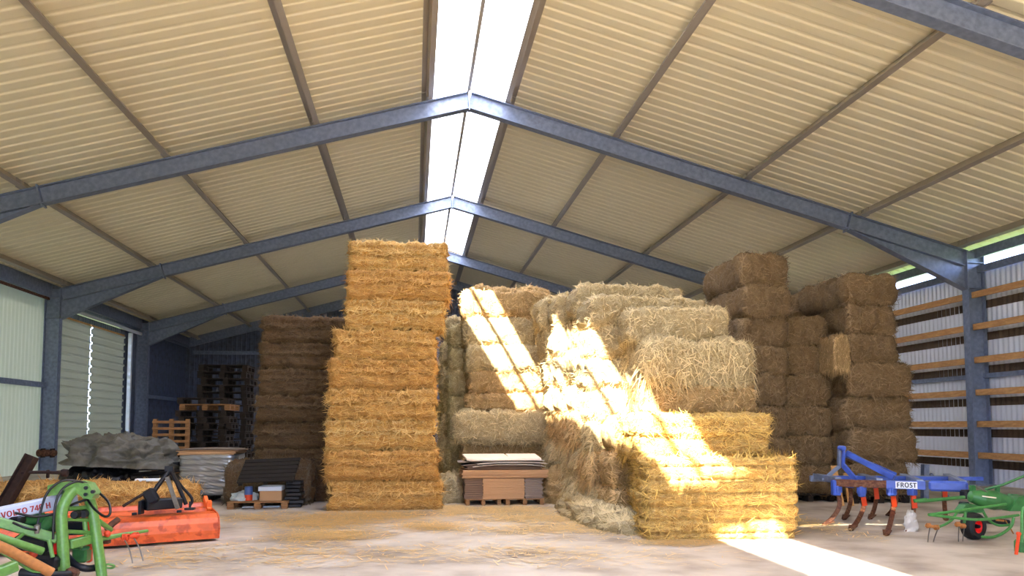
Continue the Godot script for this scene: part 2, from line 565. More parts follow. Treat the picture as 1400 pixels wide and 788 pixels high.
func bale_strands(seed_: int, style: String, count: int) -> ArrayMesh:
	var r := RandomNumberGenerator.new()
	r.seed = seed_ * 77 + 5
	var half := BALE / 2.0
	var off := Vector3(seed_ * 13.7, seed_ * 5.1, seed_ * 9.3)
	var rad := 0.12 if style in ["hay", "shaggy"] else (0.075 if style == "straw" else 0.05)
	var st := fresh()
	for i in count:
		var q := Vector3(r.randf_range(-1, 1), r.randf_range(-1, 1), r.randf_range(-1, 1)) * half
		var pick := r.randf()
		var axis := 2 if pick < 0.5 else (0 if pick < 0.75 else 1)
		q[axis] = half[axis] * (1.0 if r.randf() < 0.5 else -1.0)
		var edge := r.randf() < 0.4
		if edge and axis != 1:
			q.y = half.y * (1.0 if r.randf() < 0.4 else -1.0) * r.randf_range(0.86, 1.0)
		elif style == "straw" and axis != 1 and r.randf() < 0.5:
			q.y = r.randf_range(-0.02, 0.07)
		elif r.randf() < 0.25:
			q[(axis + 1) % 3] = half[(axis + 1) % 3] * (1.0 if r.randf() < 0.5 else -1.0)
		var s := bale_skin(q, half, rad, style, off)
		var n: Vector3 = s[1]
		var t := Vector3(r.randfn(), r.randfn() * 0.7, r.randfn())
		t = (t - n * t.dot(n)).normalized()
		var out := r.randf_range(0.05, 0.55)
		var length := r.randf_range(0.05, 0.16)
		var droop := 0.0
		if edge:
			length = r.randf_range(0.05, 0.17)
			out = r.randf_range(0.2, 0.9)
			droop = length * r.randf_range(0.1, 0.6)
		if style == "shaggy" and r.randf() < 0.5:
			length *= 1.7
			droop = length * 0.75
		var d := (t + n * out).normalized()
		var v := r.randf_range(0.75, 1.15)
		var c := Color(0.74 * v, 0.51 * v, 0.22 * v) if style in ["straw", "edge"] else Color(0.74 * v, 0.61 * v, 0.38 * v)
		strand(st, (s[0] as Vector3) - d * 0.015, d, n, length, r.randf_range(0.0022, 0.0048), droop, c)
	return st.commit()

const VARIANTS := 5

func make_bales() -> void:
	for v in VARIANTS:
		bale_meshes["straw%d" % v] = [bale_body(v + 1, "straw", 0.036), bale_strands(v + 1, "straw", 3400)]
		bale_meshes["hay%d" % v] = [bale_body(v + 21, "hay", 0.04), bale_strands(v + 21, "hay", 2200)]
	for v in 2:
		bale_meshes["shaggy%d" % v] = [bale_body(41 + v, "hay", 0.036), bale_strands(41 + v, "shaggy", 4200)]
	bale_meshes["edge0"] = [bale_body(51, "edge", 0.017), bale_strands(51, "edge", 2800)]

# a bale whose bottom centre stands at `at`; turned by `turn` degrees, `size` metres along its own length, height and width; on_edge sets it on its long side
func bale(style: String, colour: String, variant: int, at: Vector3, turn: float, size: Vector3, label: String, group := "", on_edge := false) -> Node3D:
	var o := thing("straw_bale" if colour.begins_with("straw") else "hay_bale", label, "bale", at, group)
	var pair: Array = bale_meshes["%s%d" % [style, variant]]
	var b := Basis(Vector3.UP, deg_to_rad(turn))
	var k := size / BALE
	var mirror := Basis(Vector3.UP, PI if (variant + int(at.y * 10)) % 2 else 0.0)
	var turned := b * (Basis(Vector3.RIGHT, PI / 2) if on_edge else Basis()) * Basis.from_scale(k) * mirror
	var up := (size.z if on_edge else size.y) / 2.0
	var body := put(pair[0], "body", M[colour], o)
	body.transform = Transform3D(turned, Vector3(0, up, 0))
	var loose := put(pair[1], "loose_straw", M["strands_" + colour], o)
	loose.transform = body.transform
	loose.set_meta("kind", "stuff")
	return o

# ---------------------------------------------------------------- the barn
func roof_y(off: float) -> float:
	return 8.19 - SLOPE * absf(off)

func build_frames() -> void:
	var names := ["at the open front of the barn", "behind the viewer", "crossing the top right corner of the view", "over the middle of the bales, its right column beside the wooden rails", "beyond the tall straw stack, its left column beside the sliding door", "farthest back, above the dark corner"]
	for i in FRAMES.size():
		var z: float = FRAMES[i]
		var o := thing("portal_frame", "blue steel portal frame " + names[i], "frame", Vector3(RX, 0, z), "", "structure")
		for s in [-1.0, 1.0]:
			var st := fresh()
			joist(st, Vector3(RX + s * (HALF + 0.2), 0, z), Vector3(RX + s * (HALF + 0.2), 5.0, z), 0.2, 0.4, Vector3.RIGHT)
			own(st, "column", M.steel_blue, o)
			var n := Vector3(s * SLOPE, 1, 0).normalized()
			st = fresh()
			joist(st, Vector3(RX, 7.797, z), Vector3(RX + s * HALF, 7.797 - SLOPE * HALF, z), 0.2, 0.338, n)
			own(st, "rafter", M.steel_blue, o)
			# haunch: a web plate and a lower flange that drop to the column
			st = fresh()
			var h0 := Vector3(RX + s * 8.05, 7.621 - SLOPE * 8.05, z)
			var h1 := Vector3(RX + s * HALF, 4.17, z)
			plate(st, Vector3(RX, 0, z), Vector3.RIGHT, Vector3.UP, [Vector2(s * 8.05, h0.y), Vector2(s * HALF, 7.64 - SLOPE * HALF), Vector2(s * HALF, 4.17)], 0.012)
			bar(st, h0, h1, 0.2, 0.016, Vector3.UP, 0.002)
			own(st, "haunch", M.steel_blue, o)
			st = fresh()
			box(st, Vector3(RX + s * 8.05, 7.79 - SLOPE * 8.05, z), Vector3(0.03, 0.42, 0.21), Basis(Vector3(n.y, -n.x, 0), n, Vector3.BACK), 0.003)
			own(st, "splice_plate", M.steel_blue, o)
			st = fresh()
			for y in [4.2, 4.75]:
				box(st, Vector3(RX + s * (HALF + 0.2), y, z), Vector3(0.37, 0.014, 0.19), Basis(), 0.002)
			box(st, Vector3(RX + s * (HALF + 0.2), 0.012, z), Vector3(0.5, 0.024, 0.3), Basis(), 0.003)
			own(st, "stiffener_plate", M.steel_blue, o)
		var ap := fresh()
		box(ap, Vector3(RX, 7.78, z), Vector3(0.024, 0.4, 0.21), Basis(), 0.003)
		own(ap, "apex_plate", M.steel_blue, o)

func build_roof() -> void:
	var o := thing("ceiling", "ribbed cream metal roof on purlins, seen from below", "roof", Vector3.ZERO, "", "structure")
	var z0 := 6.6
	var wide := 4 * PITCH
	var count := int(ceil((z0 - GABLE) / wide))
	var eave := 11.45
	for s in [-1.0, 1.0]:
		var down := Vector3(s, -SLOPE, 0)
		var n := Vector3(s * SLOPE, 1, 0).normalized()
		var whole := fresh()
		ribbed(whole, Vector3(0.84 * s, -SLOPE * 0.84, 0), Vector3.FORWARD, down * (eave - 0.84), n, 4, PITCH, 0.022, 0.012)
		var mesh := whole.commit()
		var cut := {}
		for i in count:
			var z := z0 - i * wide
			if s < 0 and i < 15:
				# rooflights are let into these sheets: one piece above, one below
				var c := slit(i)
				for p in [[0.84, c - 0.36], [c + 0.36, eave]]:
					var key := "%.2f" % p[0] + "%.2f" % p[1]
					if not cut.has(key):
						var st := fresh()
						ribbed(st, Vector3(-p[0], -SLOPE * p[0], 0), Vector3.FORWARD, down * (p[1] - p[0]), n, 4, PITCH, 0.022, 0.012)
						cut[key] = st.commit()
					put(cut[key], "roof_sheet", M.roof_cream, o, Vector3(RX, 8.19, z))
			else:
				put(mesh, "roof_sheet", M.roof_cream, o, Vector3(RX, 8.19, z))
			if z < -30.5:
				var st := fresh()
				ribbed(st, Vector3.ZERO, Vector3.FORWARD, down * 0.84, n, 4, PITCH, 0.022, 0.012)
				put(st.commit(), "roof_sheet", M.roof_cream, o, Vector3(RX, 8.19, z))
		# purlins, bay by bay: a Z section
		var ends := FRAMES.duplicate()
		ends.append(GABLE)
		for b in ends.size() - 1:
			for off in PURLINS:
				var st := fresh()
				var y := roof_y(off) - 0.1
				var c := Vector3(RX + s * off, y, 0)
				var a := c + Vector3(0, 0, ends[b] - 0.012)
				var e := c + Vector3(0, 0, ends[b + 1] + 0.012)
				bar(st, a, e, 0.012, 0.2, n, 0.001)
				bar(st, a + n * 0.094 + down.normalized() * 0.045, e + n * 0.094 + down.normalized() * 0.045, 0.1, 0.01, n, 0.001)
				bar(st, a - n * 0.094 - down.normalized() * 0.045, e - n * 0.094 - down.normalized() * 0.045, 0.1, 0.01, n, 0.001)
				bar(st, a - n * 0.08 - down.normalized() * 0.092, e - n * 0.08 - down.normalized() * 0.092, 0.008, 0.036, n, 0.001)
				box(st, a + Vector3(0, -0.01, -0.12), Vector3(0.03, 0.18, 0.16), Basis(), 0.002)
				box(st, e + Vector3(0, -0.01, 0.12), Vector3(0.03, 0.18, 0.16), Basis(), 0.002)
				own(st, "purlin", M.purlin_grey, o)

func slit(i: int) -> float:
	return 2.17 if i >= 13 else (1.83 if i >= 7 else 1.66)

func build_rooflights() -> void:
	var w := thing("window_1", "long white translucent ridge skylight along the top of the roof", "skylight", Vector3(RX, 8.19, 0), "", "structure")
	var zs := [6.6, -1.72, -8.85, -15.83, -23.208, -30.586]
	for b in 5:
		for s in [-1.0, 1.0]:
			var st := fresh()
			var a := Vector3(s * 0.03, 0.0, zs[b] - 0.01)
			var d := Vector3(s * 0.83, -SLOPE * 0.83, 0)
			var l := Vector3(0, 0, zs[b + 1] - zs[b] + 0.02)
			var n := Vector3(s * SLOPE, 1, 0).normalized()
			var m := int(absf(l.z) / 0.6)
			for k in m:
				quad(st, a + l * (k / float(m)), a + l * (k / float(m)) + d, a + l * ((k + 1) / float(m)) + d, a + l * ((k + 1) / float(m)), n)
			put(st.commit(), "skylight_pane", M.skylight_sheet, w)
	for b in 5:
		var st := fresh()
		bar(st, Vector3(0, -0.06, zs[b]), Vector3(0, -0.06, zs[b + 1]), 0.07, 0.14, Vector3.UP, 0.003)
		put(st.commit(), "ridge_bar", M.purlin_grey, w)
	# the narrow clear rooflights on the left slope
	var v := thing("window_2", "narrow clear rooflight strip in the left roof slope", "skylight", Vector3(RX, 8.19, 0), "", "structure")
	for run in [[0, 7], [7, 13], [13, 15]]:
		var c := slit(run[0])
		var za: float = 6.6 - run[0] * 4 * PITCH
		var zb: float = 6.6 - run[1] * 4 * PITCH
		for s in [-1.0, 1.0]:
			var st := fresh()
			var o0: float = c + (0.02 if s > 0 else -0.36)
			var o1: float = c + (0.36 if s > 0 else -0.02)
			var n := Vector3(-SLOPE, 1, 0).normalized()
			quad(st, Vector3(-o0, -SLOPE * o0 + 0.03, za), Vector3(-o1, -SLOPE * o1 + 0.03, za), Vector3(-o1, -SLOPE * o1 + 0.03, zb), Vector3(-o0, -SLOPE * o0 + 0.03, zb), n)
			put(st.commit(), "clear_pane", M.clear_sheet, v)
		var g := fresh()
		for q in [-0.37, 0.0, 0.37]:
			bar(g, Vector3(-c - q, -SLOPE * (c + q) + 0.02, za), Vector3(-c - q, -SLOPE * (c + q) + 0.02, zb), 0.06, 0.06, Vector3.UP, 0.002)
		put(g.commit(), "glazing_bar", M.steel_blue, v)

func wall_sheets(parent: Node3D, x: float, za: float, zb: float, ya: float, yb: float, pitch: float, inward: float, material: Material, thick: float) -> void:
	var n := int(ceil((za - zb) / (pitch * 5)))
	var p := (za - zb) / (n * 5.0)
	for i in n:
		var key := "%.2f %.3f %.2f %.2f %.1f %.3f" % [x, p, ya, yb, inward, thick]
		if not shared.has(key):
			var st := fresh()
			ribbed(st, Vector3.ZERO, Vector3.FORWARD, Vector3(0, yb - ya, 0), Vector3(inward, 0, 0), 5, p, 0.018, thick, true)
			shared[key] = st.commit()
		put(shared[key], "wall_sheet", material, parent, Vector3(x, ya, za - i * p * 5))

func build_walls() -> void:
	var r := thing("wall_right", "corrugated grey side wall with wooden rails and a bright gap under the eave", "wall", Vector3.ZERO, "", "structure")
	wall_sheets(r, WALL_R, 6.3, GABLE, 0.0, 4.62, 0.15, -1, M.wall_grey, 0.01)
	var ends := FRAMES.duplicate()
	ends.append(GABLE)
	for b in ends.size() - 1:
		for y in [0.63, 1.29, 1.96, 2.65, 3.36, 4.05]:
			var st := fresh()
			bar(st, Vector3(11.87, y, ends[b] - 0.03), Vector3(11.87, y, ends[b + 1] + 0.03), 0.06, 0.13)
			own(st, "wooden_rail", M.rail_wood, r)
		# brown strips standing in for the shadow of every rail on the sheet
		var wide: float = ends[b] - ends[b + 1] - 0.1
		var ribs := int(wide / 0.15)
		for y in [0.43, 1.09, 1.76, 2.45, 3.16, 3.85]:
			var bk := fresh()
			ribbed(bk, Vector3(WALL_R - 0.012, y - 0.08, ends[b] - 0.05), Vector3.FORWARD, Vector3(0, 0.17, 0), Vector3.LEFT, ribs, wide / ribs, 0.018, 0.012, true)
			own(bk, "shadow_strip", M.shadow_brown, r)
		var st2 := fresh()
		bar(st2, Vector3(12.05, 4.62, ends[b] - 0.01), Vector3(12.05, 4.62, ends[b + 1] + 0.01), 0.1, 0.14)
		bar(st2, Vector3(12.08, 2.32, ends[b] - 0.01), Vector3(12.08, 2.32, ends[b + 1] + 0.01), 0.06, 0.1)
		own(st2, "steel_rail", M.steel_blue, r)
		st2 = fresh()
		bar(st2, Vector3(12.0, 4.96, ends[b] - 0.01), Vector3(12.0, 4.96, ends[b + 1] + 0.01), 0.08, 0.2)
		own(st2, "eave_beam", M.steel_blue, r)
	var l := thing("wall_left", "ribbed side wall, pale and light-passing near the front, dark grey at the back", "wall", Vector3.ZERO, "", "structure")
	wall_sheets(l, WALL_L, 6.3, -23.45, 0.0, 4.82, 0.2, 1, M.wall_translucent, 0.0)
	wall_sheets(l, WALL_L, -28.95, GABLE, 0.0, 4.9, 0.2, 1, M.wall_dark, 0.01)
	wall_sheets(l, WALL_L - 0.02, -23.1, -29.35, 4.42, 4.95, 0.2, 1, M.wall_dark, 0.01)
	for b in ends.size() - 1:
		var st := fresh()
		bar(st, Vector3(-9.95, 4.965, ends[b] - 0.01), Vector3(-9.95, 4.965, ends[b + 1] + 0.01), 0.1, 0.36)
		own(st, "eave_beam", M.steel_blue, l)
		st = fresh()
		bar(st, Vector3(-9.94, 4.72, ends[b] - 0.05), Vector3(-9.94, 4.72, ends[b + 1] + 0.05), 0.05, 0.07)
		own(st, "top_batten", M.rust if b < 4 else M.steel_blue, l)
		if b != 4:
			st = fresh()
			bar(st, Vector3(-9.98, 2.36, ends[b] - 0.01), Vector3(-9.98, 2.36, ends[b + 1] + 0.01), 0.1, 0.14)
			own(st, "steel_rail", M.steel_blue, l)
	# the big sliding door between the second and third frames: two leaves of level-ribbed sheet
	var door_at := [[-23.3, -26.17, "nearer leaf of the ribbed grey sliding door"], [-26.25, -29.1, "farther leaf of the ribbed grey sliding door"]]
	for d in 2:
		var leaf := thing("door_%d" % (d + 1), door_at[d][2], "door", Vector3(-10.0, 0.0, door_at[d][0]), "", "structure")
		var st := fresh()
		var length: float = door_at[d][0] - door_at[d][1]
		ribbed(st, Vector3(0, 0, 0), Vector3.UP, Vector3(0, 0, -length), Vector3.RIGHT, 18, 0.242, 0.05, 0.0)
		put(st.commit(), "door_sheet", M.door_sheet, leaf)
		st = fresh()
		box(st, Vector3(-0.01, 4.37, -length / 2), Vector3(0.06, 0.06, length))
		put(st.commit(), "top_edge", M.rail_wood, leaf)
		st = fresh()
		for z in [0.02, -length + 0.02]:
			box(st, Vector3(-0.03, 2.17, z), Vector3(0.04, 4.34, 0.03), Basis(), 0.003)
		put(st.commit(), "edge_strip", M.bare_steel if d == 0 else M.wall_dark, leaf)
	var track := thing("trim_1", "steel sliding-door track and post under the left eave", "track", Vector3(-9.9, 0, -26.5), "", "structure")
	var st3 := fresh()
	bar(st3, Vector3(-9.86, 4.58, -23.3), Vector3(-9.86, 4.58, -30.4), 0.08, 0.1)
	own(st3, "door_track", M.wall_grey, track)
	st3 = fresh()
	bar(st3, Vector3(-9.9, 0, -29.45), Vector3(-9.9, 4.5, -29.45), 0.12, 0.12, Vector3.RIGHT)
	own(st3, "door_post", M.wall_grey, track)
	# far gable
	var g := thing("wall_back", "dark corrugated gable wall at the far end", "wall", Vector3.ZERO, "", "structure")
	var width := 1.0
	var x := WALL_L
	while x < WALL_R - 0.01:
		var w := minf(width, WALL_R - x)
		var low := maxf(absf(x - RX), absf(x + w - RX))
		var st := fresh()
		ribbed(st, Vector3(x, 0, GABLE), Vector3.RIGHT, Vector3(0, roof_y(low) - 0.05, 0), Vector3.BACK, 5, w / 5.0, 0.035, 0.01)
		own(st, "wall_sheet", M.wall_dark, g)
		x += width
	for s in [-1.0, 1.0]:
		var st := fresh()
		bar(st, Vector3(RX, 8.0, GABLE + 0.08), Vector3(RX + s * 11.2, 8.0 - SLOPE * 11.2, GABLE + 0.08), 0.1, 0.45)
		own(st, "gable_rafter", M.steel_blue, g)
	for y in [1.2, 2.33, 4.5, 5.6]:
		var st := fresh()
		var reach := minf((8.0 - y) / SLOPE - 0.4, 10.8)
		bar(st, Vector3(RX - reach, y, GABLE + 0.1), Vector3(RX + reach, y, GABLE + 0.1), 0.1, 0.16)
		own(st, "steel_rail", M.steel_blue, g)
	# unseen front wall, added with a narrowed opening to cut the front light
	var fg := thing("wall_front", "unseen sheeted front wall, its opening narrowed to cut the front light", "wall", Vector3.ZERO, "", "structure")
	x = WALL_L
	while x < WALL_R - 0.01:
		var w := minf(width, WALL_R - x)
		var low := maxf(absf(x - RX), absf(x + w - RX))
		if roof_y(low) > 4.3:
			var foot := 4.2 if absf(x + w / 2.0 - RX) < 5.0 else 0.0
			var st := fresh()
			ribbed(st, Vector3(x, foot, 6.25), Vector3.RIGHT, Vector3(0, roof_y(low) - 0.05 - foot, 0), Vector3.BACK, 5, w / 5.0, 0.026, 0.01, true)
			own(st, "wall_sheet", M.wall_grey, fg)
		x += width
	for cx in [-5.0, RX, 6.5]:
		var st := fresh()
		bar(st, Vector3(cx, 0, GABLE + 0.25), Vector3(cx, roof_y(cx - RX) - 0.3, GABLE + 0.25), 0.2, 0.3, Vector3.BACK)
		own(st, "gable_post", M.steel_blue, g)

func build_ground() -> void:
	var f := thing("floor", "pale dusty concrete floor of the barn", "floor", Vector3.ZERO, "", "structure")
	var st := fresh()
	box(st, Vector3((WALL_L + WALL_R) / 2, -0.15, (6.6 + GABLE) / 2), Vector3(WALL_R - WALL_L + 0.3, 0.3, 6.6 - GABLE + 0.3), Basis(), 0.01)
	put(st.commit(), "slab", M.concrete, f)
	var y := thing("yard", "concrete yard before the open front of the barn", "ground", Vector3.ZERO, "", "structure")
	st = fresh()
	box(st, Vector3(1, -0.2, 22), Vector3(34, 0.3, 30), Basis(), 0.01)
	put(st.commit(), "slab", M.yard, y)
	var g := thing("ground", "grass field round the barn", "ground", Vector3.ZERO, "", "structure")
	st = fresh()
	box(st, Vector3(0, -0.35, -15), Vector3(220, 0.4, 220), Basis(), 0.01)
	put(st.commit(), "turf", M.grass, g)

# ---------------------------------------------------------------- pallets and goods
func pallet(w: float, d: float, h: float, wood: Material, at: Vector3, turn: float, label: String, group := "", tilt := 0.0, boards := 6) -> Node3D:
	var o := thing("pallet", label, "pallet", at, group)
	o.basis = Basis(Vector3.UP, deg_to_rad(turn)) * Basis(Vector3.RIGHT, deg_to_rad(tilt))
	var t := h * 0.15
	var key := "pallet %.2f %.2f %.2f %d" % [w, d, h, boards]
	if not shared.has(key):
		var board := fresh()
		box(board, Vector3.ZERO, Vector3(w, t, d / (boards * 1.5 if boards == 6 else boards * 2.4)), Basis(), 0.004)
		var runner := fresh()
		box(runner, Vector3.ZERO, Vector3(w * 0.1, t, d), Basis(), 0.004)
		var block := fresh()
		box(block, Vector3.ZERO, Vector3(w * 0.11, h - 3 * t, d * 0.14), Basis(), 0.004)
		shared[key] = [board.commit(), runner.commit(), block.commit()]
	var k: Array = shared[key]
	for i in boards:
		put(k[0], "top_board", wood, o, Vector3(0, h - t / 2, lerpf(-0.5 + 0.055, 0.5 - 0.055, i / (boards - 1.0)) * d))
	for x in [-0.44, 0.0, 0.44]:
		put(k[1], "stringer", wood, o, Vector3(x * w, h - t * 1.5, 0))
		put(k[1], "runner", wood, o, Vector3(x * w, t / 2, 0))
		for z in [-0.43, 0.0, 0.43]:
			put(k[2], "block", wood, o, Vector3(x * w, t + (h - 3 * t) / 2, z * d))
	return o

# a bundle of flat sheets: layers of slightly shifted thin boxes in one mesh
func layers(st: SurfaceTool, center: Vector3, size: Vector3, n: int, shift: float) -> void:
	for i in n:
		var t := size.y / n
		var at := center + Vector3(rng.randf_range(-shift, shift), -size.y / 2 + t * (i + 0.5), rng.randf_range(-shift, shift))
		box(st, at, Vector3(size.x, t * 0.93, size.z), Basis(Vector3.UP, rng.randf_range(-0.5, 0.5) * shift), 0.003)

func sag_sheet(st: SurfaceTool, at: Vector3, size: Vector3, bend: float, turn: float) -> void:
	var n := 10
	var bs := Basis(Vector3.UP, turn)
	for i in n:
		var x0 := lerpf(-0.5, 0.5, i / float(n))
		var x1 := lerpf(-0.5, 0.5, (i + 1) / float(n))
		var a := at + bs * Vector3(x0 * size.x, -bend * pow(absf(x0) * 2, 3), 0)
		var b := at + bs * Vector3(x1 * size.x, -bend * pow(absf(x1) * 2, 3), 0)
		box(st, (a + b) / 2, Vector3(a.distance_to(b) * 1.002, size.y, size.z), Basis((b - a).normalized(), bs.z.cross((b - a).normalized()), bs.z), 0.0005)

# a heap of folded sheeting: a mound w wide, d deep and h high with creases
func heap(w: float, d: float, h: float, seed_: int, crease: float, freq: float) -> ArrayMesh:
	var n := FastNoiseLite.new()
	n.seed = seed_
	n.frequency = freq
	n.fractal_octaves = 3
	n.fractal_type = FastNoiseLite.FRACTAL_RIDGED
	var st := fresh()
	st.set_smooth_group(0)
	var nr := 36
	var na := 72
	var rows := []
	for i in nr + 1:
		var row := []
		for j in na:
			var a := TAU * j / na
			var t := i / float(nr)
			var r := sin(t * PI / 2 * 1.0)
			var y := cos(t * PI / 2)
			y = pow(y, 0.6)
			var p := Vector3(cos(a) * r * w / 2, y * h, sin(a) * r * d / 2)
			var k := n.get_noise_3d(p.x * 1.0, p.y * 2.2, p.z)
			var lob := n.get_noise_2d(cos(a) * 2.0 + 50.0, sin(a) * 2.0)
			p *= 1.0 + 0.16 * lob
			p += Vector3(cos(a) * r, y * 0.9, sin(a) * r) * k * crease
			p.y = maxf(p.y, 0.0)
			row.append(p)
		rows.append(row)
	for i in nr:
		for j in na:
			var k := (j + 1) % na
			var a: Vector3 = rows[i][j]
			var b: Vector3 = rows[i][k]
			var c: Vector3 = rows[i + 1][k]
			var e: Vector3 = rows[i + 1][j]
			st.add_vertex(a); st.add_vertex(b); st.add_vertex(c)
			st.add_vertex(a); st.add_vertex(c); st.add_vertex(e)
	st.generate_normals()
	return st.commit()

# a stack wrapped in stretch film: a rounded box with level wrinkles
func wrapped(w: float, h: float, d: float, seed_: int) -> ArrayMesh:
	var n := FastNoiseLite.new()
	n.seed = seed_
	n.frequency = 1.0
	var st := fresh()
	st.set_smooth_group(0)
	var ny := 60
	var na := 96
	var rows := []
	for i in ny + 1:
		var y := h * i / float(ny)
		var row := []
		for j in na:
			var a := TAU * j / na
			var q := Vector2(cos(a), sin(a))
			q /= pow(pow(absf(q.x), 8.0) + pow(absf(q.y), 8.0), 1.0 / 8.0)
			var layer := absf(sin(y * PI / (h / 7.0) + 0.35 * n.get_noise_2d(q.x * 2.0, y * 2.0)))
			var k := 0.955 + 0.035 * sqrt(layer) + 0.03 * n.get_noise_3d(q.x * 2.5, y * 26.0 + q.x * 2.0, q.y * 2.5)
			row.append(Vector3(q.x * w / 2 * k, y, q.y * d / 2 * k))
		rows.append(row)
	for i in ny:
		for j in na:
			var k := (j + 1) % na
			st.add_vertex(rows[i][j]); st.add_vertex(rows[i][k]); st.add_vertex(rows[i + 1][k])
			st.add_vertex(rows[i][j]); st.add_vertex(rows[i + 1][k]); st.add_vertex(rows[i + 1][j])
	st.generate_normals()
	return st.commit()

func build_goods() -> void:
	# flattened cartons on two pallets before the middle stack
	pallet(0.56, 0.8, 0.1, M.pallet_wood, Vector3(1.090, 0, -13.15), 0, "low wooden pallet under the left half of the flattened cardboard stack", "pallets under the cardboard")
	pallet(0.62, 0.8, 0.1, M.pallet_wood, Vector3(1.750, 0, -13.15), 0, "low wooden pallet under the right half of the flattened cardboard stack", "pallets under the cardboard")
	var c := thing("cardboard_stack", "stack of flattened brown cardboard boxes with pale sheets on top, on low pallets", "cardboard", Vector3(1.430, 0, -13.15) + Vector3(0, 0.1, 0))
	var st := fresh()
	layers(st, Vector3(-0.49, 0.16, 0.0), Vector3(0.3, 0.32, 0.78), 9, 0.012)
	put(st.commit(), "carton_bundle", M.card_dark, c)
	st = fresh()
	layers(st, Vector3(-0.02, 0.16, 0.03), Vector3(0.66, 0.32, 0.78), 14, 0.01)
	put(st.commit(), "carton_bundle", M.card, c)
	st = fresh()
	layers(st, Vector3(0.46, 0.16, 0.0), Vector3(0.29, 0.32, 0.76), 11, 0.014)
	put(st.commit(), "carton_bundle", M.card_grey, c)
	st = fresh()
	layers(st, Vector3(0.0, 0.39, 0.02), Vector3(1.36, 0.13, 0.8), 7, 0.02)
	put(st.commit(), "carton_bundle", M.card, c)
	st = fresh()
	layers(st, Vector3(0.0, 0.495, 0.0), Vector3(1.2, 0.07, 0.74), 5, 0.03)
	put(st.commit(), "carton_bundle", M.card_dark, c)
	for i in 5:
		st = fresh()
		sag_sheet(st, Vector3([0.06, -0.02, 0.1, -0.06, 0.03][i], 0.54 + i * 0.017, [0.06, 0.02, 0.08, 0.03, 0.0][i]), Vector3([1.16, 1.3, 1.12, 1.34, 1.2][i], 0.006, 0.78), 0.035 - i * 0.006, [0.03, -0.02, 0.05, -0.03, 0.02][i])
		put(st.commit(), "loose_sheet", M.card_pale if i % 2 == 0 else M.card_grey, c)
	for i in 2:
		st = fresh()
		box(st, Vector3([-0.27, 0.34][i], 0.645, 0.02), Vector3([0.7, 0.5][i], 0.035, 0.8), Basis(Vector3.RIGHT, 0.06) * Basis(Vector3.UP, [0.03, -0.02][i]), 0.004)
		put(st.commit(), "top_sheet", M.card_pale, c)
	# the film-wrapped stack
	var wat := Vector3(-3.390, 0, -14.25)
	pallet(0.92, 0.9, 0.12, M.pallet_dark, wat, 0, "dark pallet under the film-wrapped stack")
	var w := thing("wrapped_stack", "waist-high stack wrapped in wrinkled silver stretch film with a cardboard lid", "wrapped goods", wat + Vector3(0, 0.12, 0))
	put(wrapped(0.93, 0.66, 0.88, 3), "film_wrap", M.silver_film, w)
	st = fresh()
	layers(st, Vector3(0, 0.685, 0), Vector3(0.9, 0.06, 0.88), 3, 0.02)
	put(st.commit(), "packed_board", M.card, w)
	for i in 3:
		st = fresh()
		sag_sheet(st, Vector3([0.0, 0.03, -0.02][i], 0.725 + i * 0.014, 0), Vector3([0.98, 1.0, 0.94][i], 0.008, 0.9), 0.012, [0.02, -0.05, 0.04][i])
		put(st.commit(), "cardboard_lid", [M.card, M.card_dark, M.card_grey][i], w)
	# small pallet with a box and odds and ends
	var pat := Vector3(-2.340, 0, -12.95)
	pallet(0.9, 0.7, 0.11, M.pallet_wood, pat, 0, "small wooden pallet carrying a cardboard box and tins before the dark bales")
	var bx := thing("cardboard_box", "brown cardboard box with a white lid on the small pallet", "box", pat + Vector3(0.17, 0.11, 0.05))
	st = fresh()
	box(st, Vector3(0, 0.075, 0), Vector3(0.33, 0.15, 0.34))
	put(st.commit(), "carton", M.card, bx)
	st = fresh()
	box(st, Vector3(-0.01, 0.185, 0), Vector3(0.35, 0.07, 0.36))
	put(st.commit(), "lid", M.white_card, bx)
	var tin := thing("paint_tin", "small blue tin with an orange foot on the small pallet", "tin", pat + Vector3(-0.18, 0.11, 0.1))
	st = fresh()
	lathe(st, Vector3.ZERO, Vector3.UP, [Vector2(0, 0), Vector2(0.055, 0), Vector2(0.06, 0.01), Vector2(0.06, 0.09)], 20)
	put(st.commit(), "foot", M.orange_red, tin)
	st = fresh()
	lathe(st, Vector3.ZERO, Vector3.UP, [Vector2(0.062, 0.09), Vector2(0.062, 0.2), Vector2(0.055, 0.215), Vector2(0, 0.215)], 20)
	put(st.commit(), "can", M.blue_tin, tin)
	var bag := put(heap(0.34, 0.4, 0.1, 5, 0.05, 3.0), "plastic_bag", M.clear_bag, null, pat + Vector3(-0.27, 0.11, -0.05))
	tag(bag, "crumpled pale plastic bag lying on the small pallet", "bag")
	# dark boards and a dark slatted pallet leaning behind it
	var db := thing("board_stack", "stack of black boards beside the small pallet", "boards", Vector3(-1.840, 0, -13.10))
	for i in 7:
		st = fresh()
		box(st, Vector3(rng.randf_range(-0.03, 0.03), 0.03 + i * 0.058, rng.randf_range(-0.03, 0.03)), Vector3(0.22, 0.045, 0.7), Basis(Vector3.UP, rng.randf_range(-0.08, 0.08)), 0.004)
		put(st.commit(), "board", M.dark_board, db)
	var ls := thing("slatted_panel", "black slatted panel leaning on the boards behind the small pallet", "panel", Vector3(-2.220, 0, -12.95))
	ls.position.y = 0.4
	ls.position.z = -12.5
	ls.rotation_degrees = Vector3(38, -6, 3)
	for i in 6:
		st = fresh()
		box(st, Vector3(0, 0.0, -0.06 - i * 0.09), Vector3(0.86, 0.03, 0.075), Basis(), 0.004)
		put(st.commit(), "slat", M.dark_board, ls)
